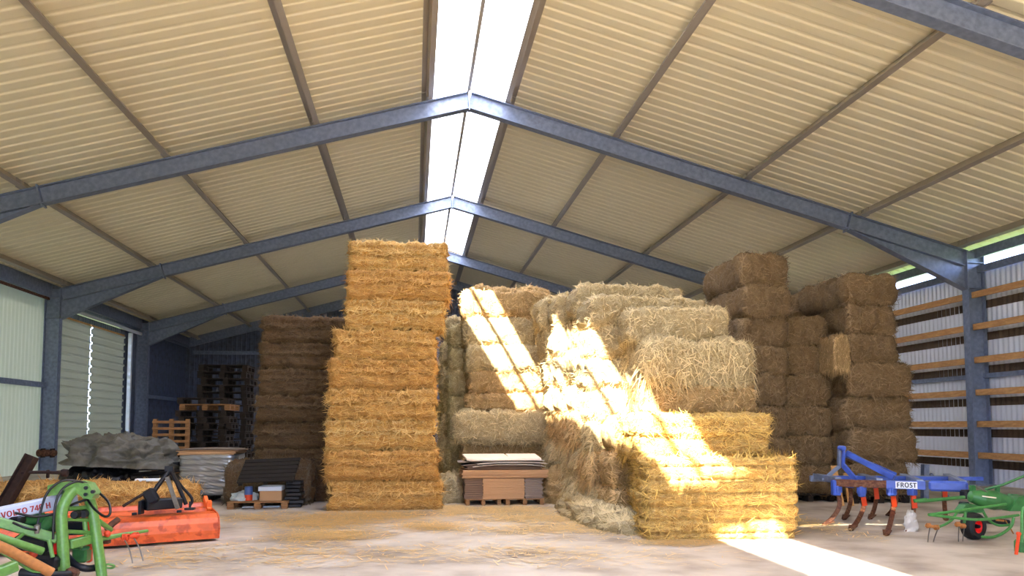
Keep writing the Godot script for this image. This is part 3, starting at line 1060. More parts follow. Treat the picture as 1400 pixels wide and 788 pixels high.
	for x in [-0.38, 0.0, 0.38]:
		st = fresh()
		box(st, Vector3(x, -0.03, -0.28), Vector3(0.06, 0.03, 0.55), Basis(), 0.004)
		put(st.commit(), "batten", M.dark_board, ls)
	var wb := thing("grey_board", "thin grey-white board lying across the box and tin", "board", Vector3(-2.250, 0, -12.90))
	st = fresh()
	box(st, Vector3.ZERO, Vector3(0.72, 0.04, 0.12), Basis(), 0.004)
	put(st.commit(), "board", M.white_card, wb)
	# pallets in the dark corner
	var sp := pallet(0.75, 1.22, 0.13, M.pallet_wood, Vector3(-5.140, 0, -18.00) + Vector3(0, 0.0, 0.0), 0, "weathered pallet standing on end before the dark pallet stack", "", 90, 9)
	sp.position = Vector3(sp.position.x, 0.79, -18.0)
	pallet(1.1, 0.9, 0.14, M.pallet_dark, Vector3(sp.position.x, 0, -18.2), 0, "dark pallet lying under the pallet that stands on end")
	for i in 13:
		pallet(1.15, 1.0, 0.145, M.pallet_dark if i != 11 else M.pallet_wood, Vector3(-4.900 + rng.randf_range(-0.06, 0.06), i * 0.147, -20.0), rng.randf_range(-4, 4), "dark pallet, " + ordinal(i, 13) + ", in the stack behind the film-wrapped goods", "dark stacked pallets")
	for i in 16:
		pallet(1.3, 1.0, 0.18, M.pallet_dark, Vector3(-5.140 + rng.randf_range(-0.06, 0.06), i * 0.182, -23.0), rng.randf_range(-3, 3), "dark pallet, " + ordinal(i, 16) + ", in the taller stack near the back wall", "dark stacked pallets")
	# sheeting and boards by the left wall
	var bs := thing("dark_board_pile", "loose pile of dark boards under the grey tarpaulin", "boards", Vector3(-4.500, 0, -14.60))
	for i in 9:
		st = fresh()
		box(st, Vector3(rng.randf_range(-0.1, 0.15), 0.06 + i * 0.066, rng.randf_range(-0.15, 0.15)), Vector3(rng.randf_range(1.0, 1.3), 0.05, 0.5), Basis(Vector3.UP, rng.randf_range(-0.15, 0.15)) * Basis(Vector3.BACK, rng.randf_range(0.0, 0.09)), 0.004)
		put(st.commit(), "board", M.dark_board if i % 3 else M.pallet_dark, bs)
	var bp := put(heap(1.2, 0.9, 0.55, 8, 0.1, 1.6), "plastic_sheet", M.black_plastic, null, Vector3(-5.230, 0, -14.40))
	tag(bp, "heap of folded black plastic sheet beside the left column", "sheeting")
	var tp := put(heap(1.5, 0.9, 0.34, 23, 0.3, 1.5), "tarpaulin", M.tarp_grey, null, Vector3(-4.940, 0, -14.50))
	tp.position.y = 0.57
	tp.rotation_degrees = Vector3(0, 0, -3)
	tag(tp, "crumpled grey-brown tarpaulin lying on top of the black sheet and boards", "tarpaulin")
	var dr := thing("rusty_bracket", "rusty bracket strapped to the blue column beside the sliding door", "bracket", Vector3(-9.730, 0.530, -22.90))
	st = fresh()
	lathe(st, Vector3(-0.24, 0, 0), Vector3.RIGHT, [Vector2(0, 0), Vector2(0.08, 0), Vector2(0.1, 0.03), Vector2(0.09, 0.42), Vector2(0.07, 0.48), Vector2(0, 0.48)], 14)
	put(st.commit(), "roll", M.rust, dr)
	st = fresh()
	for x in [-0.12, 0.12]:
		box(st, Vector3(x, 0, -0.05), Vector3(0.03, 0.24, 0.24), Basis(), 0.004)
	put(st.commit(), "strap", M.dark_rust, dr)
	# white strip lying on the straw bale
	var ws := thing("white_strip", "thin white plastic strip lying on the straw bale behind the orange mower", "strip", Vector3(-3.110, 0.610, -10.10))
	st = fresh()
	box(st, Vector3.ZERO, Vector3(0.34, 0.03, 0.1), Basis(Vector3.UP, 0.1), 0.004)
	put(st.commit(), "strip", M.white_card, ws)
	# the leaning dark beam with a crossbar
	var be := thing("leaning_beam", "dark rusty steel beam with a thin crossbar leaning at the left edge", "beam", Vector3(-4.400, 0, -9.30))
	st = fresh()
	joist(st, Vector3(-4.210, 0.920, -9.55), Vector3(-4.570, 0.040, -9.35), 0.09, 0.13, Vector3(0.86, 0.5, 0))
	own(st, "beam", M.dark_rust, be)
	st = fresh()
	tube(st, [Vector3(-4.290, 0.740, -9.50), Vector3(-4.070, 0.740, -9.52), Vector3(-3.890, 0.730, -9.54)], 0.018)
	box(st, Vector3(-4.030, 0.720, -9.53), Vector3(0.03, 0.09, 0.03))
	lathe(st, Vector3(-3.890, 0.730, -9.54), Vector3.RIGHT, [Vector2(0, 0), Vector2(0.04, 0), Vector2(0.045, 0.02), Vector2(0.04, 0.06), Vector2(0, 0.06)], 12)
	own(st, "crossbar", M.dark_rust, be)
	# stakes leaning on the brown hay
	for i in 2:
		var sk := thing("wooden_stake", ["left of the two pale wooden stakes leaning on the brown hay", "right of the two pale wooden stakes leaning on the brown hay"][i], "stake", Vector3([6.65, 6.81][i], 0, -12.0), "stakes behind the cultivator")
		st = fresh()
		bar(st, Vector3(0, 0, 0), Vector3([-0.03, 0.02][i], [0.62, 0.5][i], -0.16), 0.09, 0.035, Vector3.BACK)
		put(st.commit(), "stake", M.stake_wood, sk)
	var bst := thing("steel_stand", "short blue-grey steel stand with a brace beside the right-hand hay", "stand", Vector3(8.710, 0, -13.00))
	st = fresh()
	bar(st, Vector3(8.710, -0.180, -13.00), Vector3(8.750, 0.590, -13.00), 0.1, 0.1, Vector3.BACK)
	own(st, "post", M.steel_blue, bst)
	st = fresh()
	bar(st, Vector3(8.840, 0.430, -13.00), Vector3(9.200, -0.050, -13.00), 0.05, 0.05)
	own(st, "brace", M.steel_blue, bst)
	st = fresh()
	box(st, Vector3(8.960, -0.130, -13.00) , Vector3(0.7, 0.05, 0.4))
	own(st, "base_plate", M.black_metal, bst)

func ordinal(i: int, n: int) -> String:
	if i == 0: return "lowest"
	if i == n - 1: return "topmost"
	return ["", "second", "third", "fourth", "fifth", "sixth", "seventh", "eighth", "ninth", "tenth", "eleventh", "twelfth", "thirteenth", "fourteenth", "fifteenth"][i] + " from the floor"

# ---------------------------------------------------------------- straw on the floor
func litter(called: String, label: String, patches: Array, material: Material) -> void:
	var st := fresh()
	for p in patches:
		# [x, z, half width, half depth, strands, turn]
		for i in int(p[4]):
			var q := Vector2(rng.randfn(0, 0.5), rng.randfn(0, 0.5))
			var at := Vector3(p[0] + q.x * p[2], 0.004 + absf(rng.randfn(0, 0.008)), p[1] + q.y * p[3])
			var a := rng.randf_range(-PI, PI)
			if rng.randf() < 0.4: a = rng.randf_range(-0.5, 0.5)
			var d := Vector3(cos(a), rng.randf_range(-0.02, 0.12), sin(a))
			var v := rng.randf_range(0.7, 1.15)
			strand(st, at, d, Vector3(0, 1, 0), rng.randf_range(0.05, 0.22), rng.randf_range(0.003, 0.006), 0.0, Color(0.8 * v, 0.6 * v, 0.32 * v))
	var o := put(st.commit(), called, material, null)
	tag(o, label, "straw", "", "stuff")

func hay_mound(called: String, label: String, at: Vector3, size: Vector3, seed_: int, count: int, colour: String) -> void:
	var o := thing(called, label, "hay", at, "", "stuff")
	put(heap(size.x, size.z, size.y, seed_, 0.1, 2.2), "mound", M[colour], o)
	var st := fresh()
	for i in count:
		var a := rng.randf() * TAU
		var r := sqrt(rng.randf())
		var y := pow(sqrt(maxf(1 - r * r, 0.0)), 0.6) * size.y
		var p := Vector3(cos(a) * r * size.x / 2, y, sin(a) * r * size.z / 2)
		var n := Vector3(p.x / size.x, 0.5 * y / size.y + 0.15, p.z / size.z).normalized()
		var t := Vector3(rng.randfn(), rng.randfn() * 0.6, rng.randfn())
		t = (t - n * t.dot(n)).normalized()
		var v := rng.randf_range(0.75, 1.1)
		strand(st, p * 1.02, (t + n * rng.randf_range(0.05, 0.6)).normalized(), n, rng.randf_range(0.06, 0.2), rng.randf_range(0.002, 0.004), 0.02, Color(0.72 * v, 0.59 * v, 0.36 * v))
	put(st.commit(), "loose_hay", M["strands_" + colour], o)

# ---------------------------------------------------------------- machines
func tine_pair(o: Node3D, a: Vector3, foot_a: Vector3, b: Vector3, foot_b: Vector3, holder: Material) -> void:
	var h := fresh()
	tube(h, [a + Vector3(-0.03, 0, 0), b + Vector3(0.03, 0, 0)], 0.016, 8)
	for q in [a, b]:
		var coil := []
		for k in 33:
			var w := TAU * k / 8.0
			coil.append(q + Vector3(-0.022 + k * 0.0014, cos(w) * 0.024, sin(w) * 0.024))
		tube(h, coil, 0.006, 5)
	own(h, "tine_holder", holder, o)
	for q in [[a, foot_a], [b, foot_b]]:
		var st := fresh()
		tube(st, spline([q[0] + Vector3(0, -0.02, 0.02), (q[0] as Vector3).lerp(q[1], 0.5) + Vector3(0.004, 0, 0), q[1]], 3), 0.006, 6)
		own(st, "tine", M.bare_steel, o)

func build_left_tedder() -> void:
	var o := thing("hay_tedder", "bright green folded hay tedder with a white lettered boom at lower left", "tedder", Vector3(-2.580, 0, -6.60))
	var st := fresh()
	tube(st, spline([Vector3(-2.600, 0.090, -6.50), Vector3(-2.620, 0.330, -6.50), Vector3(-2.640, 0.580, -6.50), Vector3(-2.620, 0.690, -6.52), Vector3(-2.580, 0.760, -6.56), Vector3(-2.520, 0.790, -6.62)], 5), 0.042, 14)
	own(st, "mast_tube", M.green_paint, o)
	st = fresh()
	tube(st, spline([Vector3(-2.410, 0.050, -6.72), Vector3(-2.450, 0.300, -6.72), Vector3(-2.500, 0.580, -6.72), Vector3(-2.530, 0.700, -6.70), Vector3(-2.560, 0.770, -6.66)], 5), 0.04, 14)
	own(st, "mast_tube", M.green_paint, o)
	# the head plate with its pin holes
	st = fresh()
	plate(st, Vector3(-2.590, 0.750, -6.60), Vector3.RIGHT, Vector3.UP, [Vector2(-0.17, 0.05), Vector2(-0.09, 0.07), Vector2(0.05, 0.078), Vector2(0.12, 0.06), Vector2(0.17, -0.02), Vector2(0.15, -0.06), Vector2(0.09, -0.05), Vector2(0.03, 0.0), Vector2(-0.06, 0.01), Vector2(-0.11, -0.025), Vector2(-0.17, -0.03)], 0.14)
	var head := own(st, "head_plate", M.green_paint, o)
	st = fresh()
	for q in [Vector3(-2.480, 0.780, -6.52), Vector3(-2.430, 0.750, -6.52), Vector3(-2.480, 0.730, -6.52)]:
		lathe(st, q, Vector3.BACK, [Vector2(0.0, 0.01), Vector2(0.014, 0.01), Vector2(0.014, -0.02)], 10)
	own(st, "hitch_pin", M.black_metal, head)
	# the white boom and its lettering
	var a := Vector3(-3.300, 0.540, -6.25)
	var b := Vector3(-2.710, 0.670, -6.72)
	st = fresh()
	bar(st, a, b, 0.09, 0.105, Vector3.UP, 0.01)
	var boom := own(st, "boom", M.white_paint, o)
	var bs := along(a, b)
	st = fresh()
	box(st, b + bs.z * 0.0 - bs.y * 0.005, Vector3(0.12, 0.13, 0.16), bs, 0.01)
	own(st, "boom_end", M.white_paint, o)
	var word := put(words_mesh("VOLTO 740 H", 0.044), "lettering", M.lettering_red, boom)
	var mid := a.lerp(b, 0.635)
	word.transform = Transform3D(Basis(bs.z * 0.9, bs.y, -bs.x), mid - bs.x * 0.047 - bs.y * 0.006 - o.position - boom.position)
	# the folded green arms
	st = fresh()
	bar(st, Vector3(-3.270, 0.670, -6.20), Vector3(-2.660, 0.400, -6.50), 0.05, 0.075, Vector3.UP, 0.01)
	own(st, "frame_arm", M.green_paint, o)
	st = fresh()
	tube(st, [Vector3(-3.120, 0.580, -6.00), Vector3(-2.880, 0.470, -6.10), Vector3(-2.680, 0.340, -6.30)], 0.028, 12)
	own(st, "frame_arm", M.green_paint, o)
	st = fresh()
	tube(st, [Vector3(-2.970, 0.520, -5.90), Vector3(-2.800, 0.390, -6.05), Vector3(-2.570, 0.200, -6.20)], 0.036, 12)
	own(st, "shaft_guard", M.tan_shield, o)
	st = fresh()
	tube(st, spline([Vector3(-2.890, 0.360, -6.15), Vector3(-2.780, 0.290, -6.15), Vector3(-2.690, 0.230, -6.15), Vector3(-2.620, 0.220, -6.15)], 4), 0.012, 8)
	own(st, "thin_rail", M.green_paint, o)
	st = fresh()
	bar(st, Vector3(-2.880, 0.220, -5.75), Vector3(-2.720, 0.290, -6.00), 0.07, 0.07, Vector3.UP, 0.008)
	own(st, "frame_arm", M.green_paint, o)
	st = fresh()
	tube(st, [Vector3(-2.840, 0.400, -6.15), Vector3(-2.840, 0.460, -6.35)], 0.013, 8)
	own(st, "brace", M.green_paint, o)
	st = fresh()
	tube(st, [Vector3(-2.680, 0.410, -6.40), Vector3(-2.650, 0.280, -6.40)], 0.016, 8)
	own(st, "brace", M.green_paint, o)
	st = fresh()
	bar(st, Vector3(-2.600, 0.350, -6.55), Vector3(-2.500, 0.370, -6.75), 0.06, 0.07, Vector3.UP, 0.008)
	own(st, "side_arm", M.green_paint, o)
	st = fresh()
	tube(st, [Vector3(-2.500, 0.350, -6.75), Vector3(-2.380, 0.360, -7.00), Vector3(-2.250, 0.360, -7.25)], 0.022, 10, 0.013)
	own(st, "side_arm", M.green_paint, o)
	tine_pair(o, Vector3(-2.340, 0.340, -7.00), Vector3(-2.280, 0.130, -7.00), Vector3(-2.300, 0.340, -7.10), Vector3(-2.230, 0.130, -7.10), M.orange_red)
	# the crossbars and gear housing between the mast tubes
	st = fresh()
	for q in [[Vector3(-2.620, 0.620, -6.55), Vector3(-2.530, 0.610, -6.75), 0.018], [Vector3(-2.610, 0.540, -6.55), Vector3(-2.510, 0.510, -6.75), 0.014], [Vector3(-2.620, 0.450, -6.55), Vector3(-2.500, 0.410, -6.75), 0.017], [Vector3(-2.550, 0.520, -6.70), Vector3(-2.530, 0.370, -6.70), 0.018], [Vector3(-2.630, 0.370, -6.60), Vector3(-2.560, 0.310, -6.70), 0.012]]:
		st = fresh()
		tube(st, [q[0], q[1]], q[2], 10)
		own(st, "crossbar", M.green_paint, o)
	st = fresh()
	box(st, Vector3(-2.700, 0.440, -6.95), Vector3(0.2, 0.12, 0.2), Basis(), 0.02)
	own(st, "gear_housing", M.black_metal, o)
	st = fresh()
	for q in [Vector3(-2.580, 0.570, -6.60), Vector3(-2.540, 0.570, -6.66)]:
		st = fresh()
		lathe(st, q, Vector3.BACK, [Vector2(0, 0.03), Vector2(0.026, 0.03), Vector2(0.032, 0.015), Vector2(0.032, -0.06)], 14)
		own(st, "rubber_buffer", M.rubber, o)
	st = fresh()
	box(st, Vector3(-2.600, 0.240, -6.80), Vector3(0.11, 0.12, 0.12), Basis(), 0.015)
	tube(st, spline([Vector3(-2.600, 0.320, -6.75), Vector3(-2.560, 0.290, -6.72), Vector3(-2.530, 0.300, -6.75)], 4), 0.014, 8)
	own(st, "foot_bracket", M.green_mid, o)
	st = fresh()
	box(st, Vector3(-2.590, 0.420, -6.90), Vector3(0.035, 0.13, 0.05), Basis(), 0.01)
	box(st, Vector3(-2.580, 0.240, -6.90), Vector3(0.04, 0.16, 0.05), Basis(), 0.01)
	own(st, "rusty_strip", M.orange_red, o)
	st = fresh()
	lathe(st, Vector3(-2.530, 0.300, -6.80), Vector3.BACK, [Vector2(0, 0.02), Vector2(0.025, 0.015), Vector2(0.03, -0.02), Vector2(0, -0.03)], 12)
	own(st, "tine_coil", M.orange_red, o)
	st = fresh()
	lathe(st, Vector3(-2.430, 0.390, -6.85), Vector3.BACK, [Vector2(0, 0.028), Vector2(0.02, 0.02), Vector2(0.028, 0.0), Vector2(0.02, -0.02), Vector2(0, -0.028)], 12)
	own(st, "tine_coil", M.orange_red, o)
	st = fresh()
	lathe(st, Vector3(-2.740, 0.320, -6.30), Vector3.BACK, [Vector2(0, 0.028), Vector2(0.024, 0.02), Vector2(0.03, 0.0), Vector2(0.02, -0.02), Vector2(0, -0.028)], 12)
	own(st, "tine_coil", M.orange_red, o)
	st = fresh()
	tube(st, [Vector3(-2.470, 0.410, -6.95), Vector3(-2.450, 0.450, -7.00), Vector3(-2.420, 0.480, -7.05)], 0.026, 10)
	own(st, "rusty_joint", M.rust, o)
	st = fresh()
	box(st, Vector3(-2.460, 0.320, -6.90), Vector3(0.07, 0.03, 0.06), Basis(), 0.008)
	own(st, "rusty_joint", M.rust, o)
	st = fresh()
	tube(st, [Vector3(-2.460, 0.500, -6.75), Vector3(-2.440, 0.410, -6.95)], 0.02, 10)
	own(st, "side_arm", M.green_paint, o)
	st = fresh()
	tube(st, spline([Vector3(-2.670, 0.240, -6.70), Vector3(-2.590, 0.180, -6.66), Vector3(-2.510, 0.150, -6.66), Vector3(-2.480, 0.140, -6.75)], 4), 0.028, 10)
	own(st, "drive_shaft", M.black_metal, o)
	st = fresh()
	tube(st, [Vector3(-2.780, 0.210, -6.20), Vector3(-2.620, 0.180, -6.20), Vector3(-2.530, 0.150, -6.40)], 0.03, 10)
	own(st, "drive_shaft", M.black_metal, o)
	# gearbox hump on the arms behind the mast
	st = fresh()
	for q in [[Vector3(-2.990, 0.520, -6.55), Vector3(-2.850, 0.540, -6.70), 0.045], [Vector3(-2.870, 0.420, -6.70), Vector3(-2.790, 0.550, -6.70), 0.05], [Vector3(-2.950, 0.460, -6.70), Vector3(-2.900, 0.550, -6.70), 0.04]]:
		tube(st, [q[0], q[1]], q[2], 12)
	box(st, Vector3(-2.830, 0.450, -6.80), Vector3(0.14, 0.16, 0.1), Basis(Vector3.BACK, 0.2), 0.02)
	own(st, "gearbox", M.green_mid, o)
	st = fresh()
	box(st, Vector3(-3.010, 0.540, -6.50), Vector3(0.2, 0.06, 0.12), Basis(Vector3.BACK, 0.1), 0.015)
	own(st, "belt_cover", M.black_metal, o)
	st = fresh()
	box(st, Vector3(-2.900, 0.350, -6.70), Vector3(0.26, 0.12, 0.2), Basis(Vector3.BACK, -0.15), 0.03)
	own(st, "belt_cover", M.black_metal, o)
	st = fresh()
	box(st, Vector3(-2.720, 0.240, -6.50), Vector3(0.2, 0.1, 0.2), Basis(Vector3.BACK, -0.1), 0.03)
	own(st, "belt_cover", M.black_metal, o)
	st = fresh()
	box(st, Vector3(-2.690, 0.310, -6.55), Vector3(0.045, 0.4, 0.03), Basis(), 0.006)
	var post := own(st, "reflector_post", M.black_metal, o)
	st = fresh()
	box(st, Vector3(-2.680, 0.340, -6.52), Vector3(0.03, 0.15, 0.02), Basis(), 0.006)
	box(st, Vector3(-2.680, 0.430, -6.52), Vector3(0.028, 0.04, 0.02), Basis(), 0.006)
	own(st, "red_reflector", M.red_paint, post)
	st = fresh()
	var loop := []
	for k in 13:
		var w := TAU * k / 12.0
		loop.append(Vector3(-2.370, 0.150, -6.75) + Vector3(cos(w) * 0.035, sin(w) * 0.018, sin(w) * 0.02))
	tube(st, loop, 0.009, 8)
	tube(st, [Vector3(-2.430, 0.140, -6.72), Vector3(-2.390, 0.140, -6.74)], 0.016, 8)
	own(st, "hook", M.green_paint, o)
	st = fresh()
	box(st, Vector3(-2.530, 0.150, -6.45), Vector3(0.09, 0.08, 0.08), Basis(Vector3.BACK, -0.4), 0.02)
	own(st, "rusty_foot", M.rust, o)
	st = fresh()
	for h in [[Vector3(-2.770, 0.490, -6.40), Vector3(-2.760, 0.590, -6.42), Vector3(-2.740, 0.730, -6.46), Vector3(-2.690, 0.810, -6.50), Vector3(-2.620, 0.840, -6.52), Vector3(-2.520, 0.820, -6.55), Vector3(-2.490, 0.790, -6.60)], [Vector3(-2.660, 0.410, -6.42), Vector3(-2.660, 0.590, -6.42), Vector3(-2.650, 0.710, -6.44), Vector3(-2.610, 0.790, -6.46), Vector3(-2.540, 0.830, -6.50), Vector3(-2.490, 0.810, -6.56)], [Vector3(-2.580, 0.740, -6.70), Vector3(-2.520, 0.680, -6.66), Vector3(-2.440, 0.610, -6.60), Vector3(-2.350, 0.560, -6.55), Vector3(-2.310, 0.580, -6.55), Vector3(-2.340, 0.660, -6.60), Vector3(-2.430, 0.730, -6.65), Vector3(-2.480, 0.750, -6.68)], [Vector3(-2.880, 0.620, -6.30), Vector3(-2.770, 0.580, -6.40), Vector3(-2.660, 0.600, -6.50), Vector3(-2.600, 0.650, -6.60), Vector3(-2.520, 0.680, -6.66)], [Vector3(-2.890, 0.550, -6.30), Vector3(-2.800, 0.510, -6.30), Vector3(-2.740, 0.490, -6.36), Vector3(-2.750, 0.530, -6.40)]]:
		var t := fresh()
		tube(t, spline(h, 6), 0.0095, 8)
		own(t, "hydraulic_hose", M.hose, o)
	lathe(st, Vector3(-2.750, 0.500, -6.36), Vector3.UP, [Vector2(0, -0.04), Vector2(0.014, -0.04), Vector2(0.02, -0.01), Vector2(0.02, 0.02), Vector2(0.0, 0.03)], 12)
	own(st, "hose_coupling", M.bare_steel, o)

func build_mower() -> void:
	var R := Vector3(-2.12, 0, -9.2)
	var L := Vector3(-4.35, 0, -8.08)
	var o := thing("flail_mower", "long orange flail mower with a black linkage frame before the straw bales", "mower", R)
	var t := (L - R).normalized()
	var f := Vector3(-t.z, 0, t.x)
	if f.z < 0: f = -f
	var full := R.distance_to(L)
	var st := fresh()
	var hood := [Vector2(0, 0.03), Vector2(0.012, 0.12), Vector2(0, 0.2), Vector2(-0.03, 0.255), Vector2(-0.09, 0.29), Vector2(-0.24, 0.305), Vector2(-0.24, 0.285), Vector2(-0.1, 0.265), Vector2(-0.04, 0.2), Vector2(-0.04, 0.03)]
	extrude(st, R + f * 0.012, R + t * 1.02 + f * 0.012, f, Vector3.UP, hood)
	own(st, "front_hood", M.orange_paint, o)
	st = fresh()
	extrude(st, R + t * 1.02, L, f, Vector3.UP, hood)
	own(st, "front_hood", M.orange_paint, o)
	st = fresh()
	extrude(st, R + t * 0.02, L, f, Vector3.UP, [Vector2(-0.245, 0.1), Vector2(-0.245, 0.29), Vector2(-0.3, 0.285), Vector2(-0.3, 0.1)])
	own(st, "slot_seal", M.rubber, o)
	st = fresh()
	extrude(st, R + t * 0.04, L, f, Vector3.UP, [Vector2(-0.3, 0.3), Vector2(-0.34, 0.33), Vector2(-0.46, 0.335), Vector2(-0.49, 0.375), Vector2(-0.58, 0.38), Vector2(-0.61, 0.34), Vector2(-0.75, 0.32), Vector2(-0.78, 0.1), Vector2(-0.3, 0.1)])
	own(st, "deck", M.orange_paint, o)
	st = fresh()
	for k in [-0.012, full + 0.004]:
		plate(st, R + t * k, f, Vector3.UP, [Vector2(0.0, 0.03), Vector2(0.02, 0.14), Vector2(-0.02, 0.26), Vector2(-0.1, 0.3), Vector2(-0.5, 0.35), Vector2(-0.76, 0.28), Vector2(-0.8, 0.03)], 0.014)
	own(st, "end_plate", M.orange_paint, o)
	st = fresh()
	bar(st, R + t * 0.03 - f * 0.3 + Vector3(0, 0.3, 0), R + t * 0.03 - f * 0.5 + Vector3(0, 0.43, 0), 0.04, 0.07)
	box(st, R + t * 0.02 - f * 0.33 + Vector3(0, 0.36, 0), Vector3(0.05, 0.11, 0.06), Basis(), 0.01)
	own(st, "end_lug", M.orange_plain, o)
	st = fresh()
	lathe(st, R + t * 0.05 - f * 0.62 + Vector3(0, 0.09, 0), t, [Vector2(0, 0), Vector2(0.085, 0), Vector2(0.085, full - 0.1), Vector2(0, full - 0.1)], 20)
	own(st, "rear_roller", M.black_metal, o)
	for k in [0.35, 0.8, 1.5]:
		st = fresh()
		box(st, R + t * k - f * 0.27 + Vector3(0, 0.315, 0), Vector3(0.03, 0.03, 0.05), along(R, L), 0.006)
		own(st, "hinge", M.black_metal, o)
	# headstock
	st = fresh()
	bar(st, Vector3(-2.820, 0.420, -8.95), Vector3(-2.530, 0.420, -9.20), 0.16, 0.11, Vector3.UP, 0.01)
	var hs := own(st, "headstock", M.black_metal, o)
	st = fresh()
	tube(st, [Vector3(-2.610, 0.780, -9.10), Vector3(-2.710, 0.620, -9.05), Vector3(-2.800, 0.440, -8.95)], 0.024, 10)
	tube(st, [Vector3(-2.610, 0.780, -9.10), Vector3(-2.550, 0.640, -9.15), Vector3(-2.460, 0.400, -9.20)], 0.022, 10)
	tube(st, spline([Vector3(-2.610, 0.750, -9.20), Vector3(-2.550, 0.600, -9.30), Vector3(-2.440, 0.450, -9.35), Vector3(-2.460, 0.370, -9.35)], 4), 0.016, 8)
	bar(st, Vector3(-2.660, 0.790, -9.10), Vector3(-2.570, 0.790, -9.10), 0.06, 0.06)
	own(st, "linkage_frame", M.black_metal, hs)
	st = fresh()
	bar(st, Vector3(-2.610, 0.710, -9.00), Vector3(-2.490, 0.370, -9.00), 0.02, 0.045, Vector3.UP)
	own(st, "link_strap", M.bare_steel, hs)
	st = fresh()
	bar(st, Vector3(-2.790, 0.580, -8.95), Vector3(-2.710, 0.440, -8.95), 0.1, 0.12, Vector3.UP, 0.02)
	box(st, Vector3(-2.830, 0.400, -8.90), Vector3(0.03, 0.14, 0.12), Basis(), 0.006)
	own(st, "gearbox", M.black_metal, hs)
	st = fresh()
	tube(st, [Vector3(-2.960, 0.430, -8.75), Vector3(-2.790, 0.560, -8.95)], 0.015, 10)
	own(st, "drive_shaft", M.dark_rust, hs)
	st = fresh()
	box(st, Vector3(-2.420, 0.350, -9.20), Vector3(0.1, 0.025, 0.08), Basis(), 0.004)
	tube(st, [Vector3(-2.420, 0.430, -9.20), Vector3(-2.420, 0.340, -9.20)], 0.012, 8)
	own(st, "stop_bracket", M.black_metal, o)

func shank(o: Node3D, top: Vector3, foot: Vector3, red: bool) -> void:
	foot.y = 0.012
	var st := fresh()
	var down := Vector3(foot.x - top.x, 0, foot.z - top.z)
	var knee := top + Vector3(0, -0.2, 0) + down * -0.15
	var low := top + down * 0.1
	low.y = 0.16
	var pts := spline([top, knee, low, top + down * 0.55 + Vector3(0, 0.07 - top.y, 0), foot], 4)
	for i in pts.size() - 1:
		bar(st, pts[i], (pts[i + 1] as Vector3) + ((pts[i + 1] as Vector3) - (pts[i] as Vector3)) * 0.12, 0.055, 0.024, Vector3(-0.4, 0.2, 0.9), 0.004)
	var leg := own(st, "shank", M.worn_steel, o)
	st = fresh()
	var d := Vector3(down.x, 0, down.z).normalized()
	var s := d.cross(Vector3.UP)
	plate(st, foot - d * 0.05 + Vector3(0, 0.02, 0), (d + Vector3(0, -0.3, 0)).normalized(), s, [Vector2(-0.07, -0.05), Vector2(0.06, -0.03), Vector2(0.1, 0.0), Vector2(0.06, 0.03), Vector2(-0.07, 0.05)], 0.014)
	own(st, "share", M.worn_steel, leg)
	st = fresh()
	box(st, top + Vector3(0, -0.02, 0), Vector3(0.09, 0.09, 0.09), Basis(Vector3.UP, 0.4), 0.008)
	own(st, "clamp", M.blue_paint, leg)
	if red:
		st = fresh()
		bar(st, top + Vector3(0.0, -0.06, 0.02), knee + Vector3(0.0, -0.02, 0.025), 0.06, 0.02, Vector3(-0.4, 0.2, 0.9), 0.004)
		own(st, "red_strap", M.orange_red, leg)

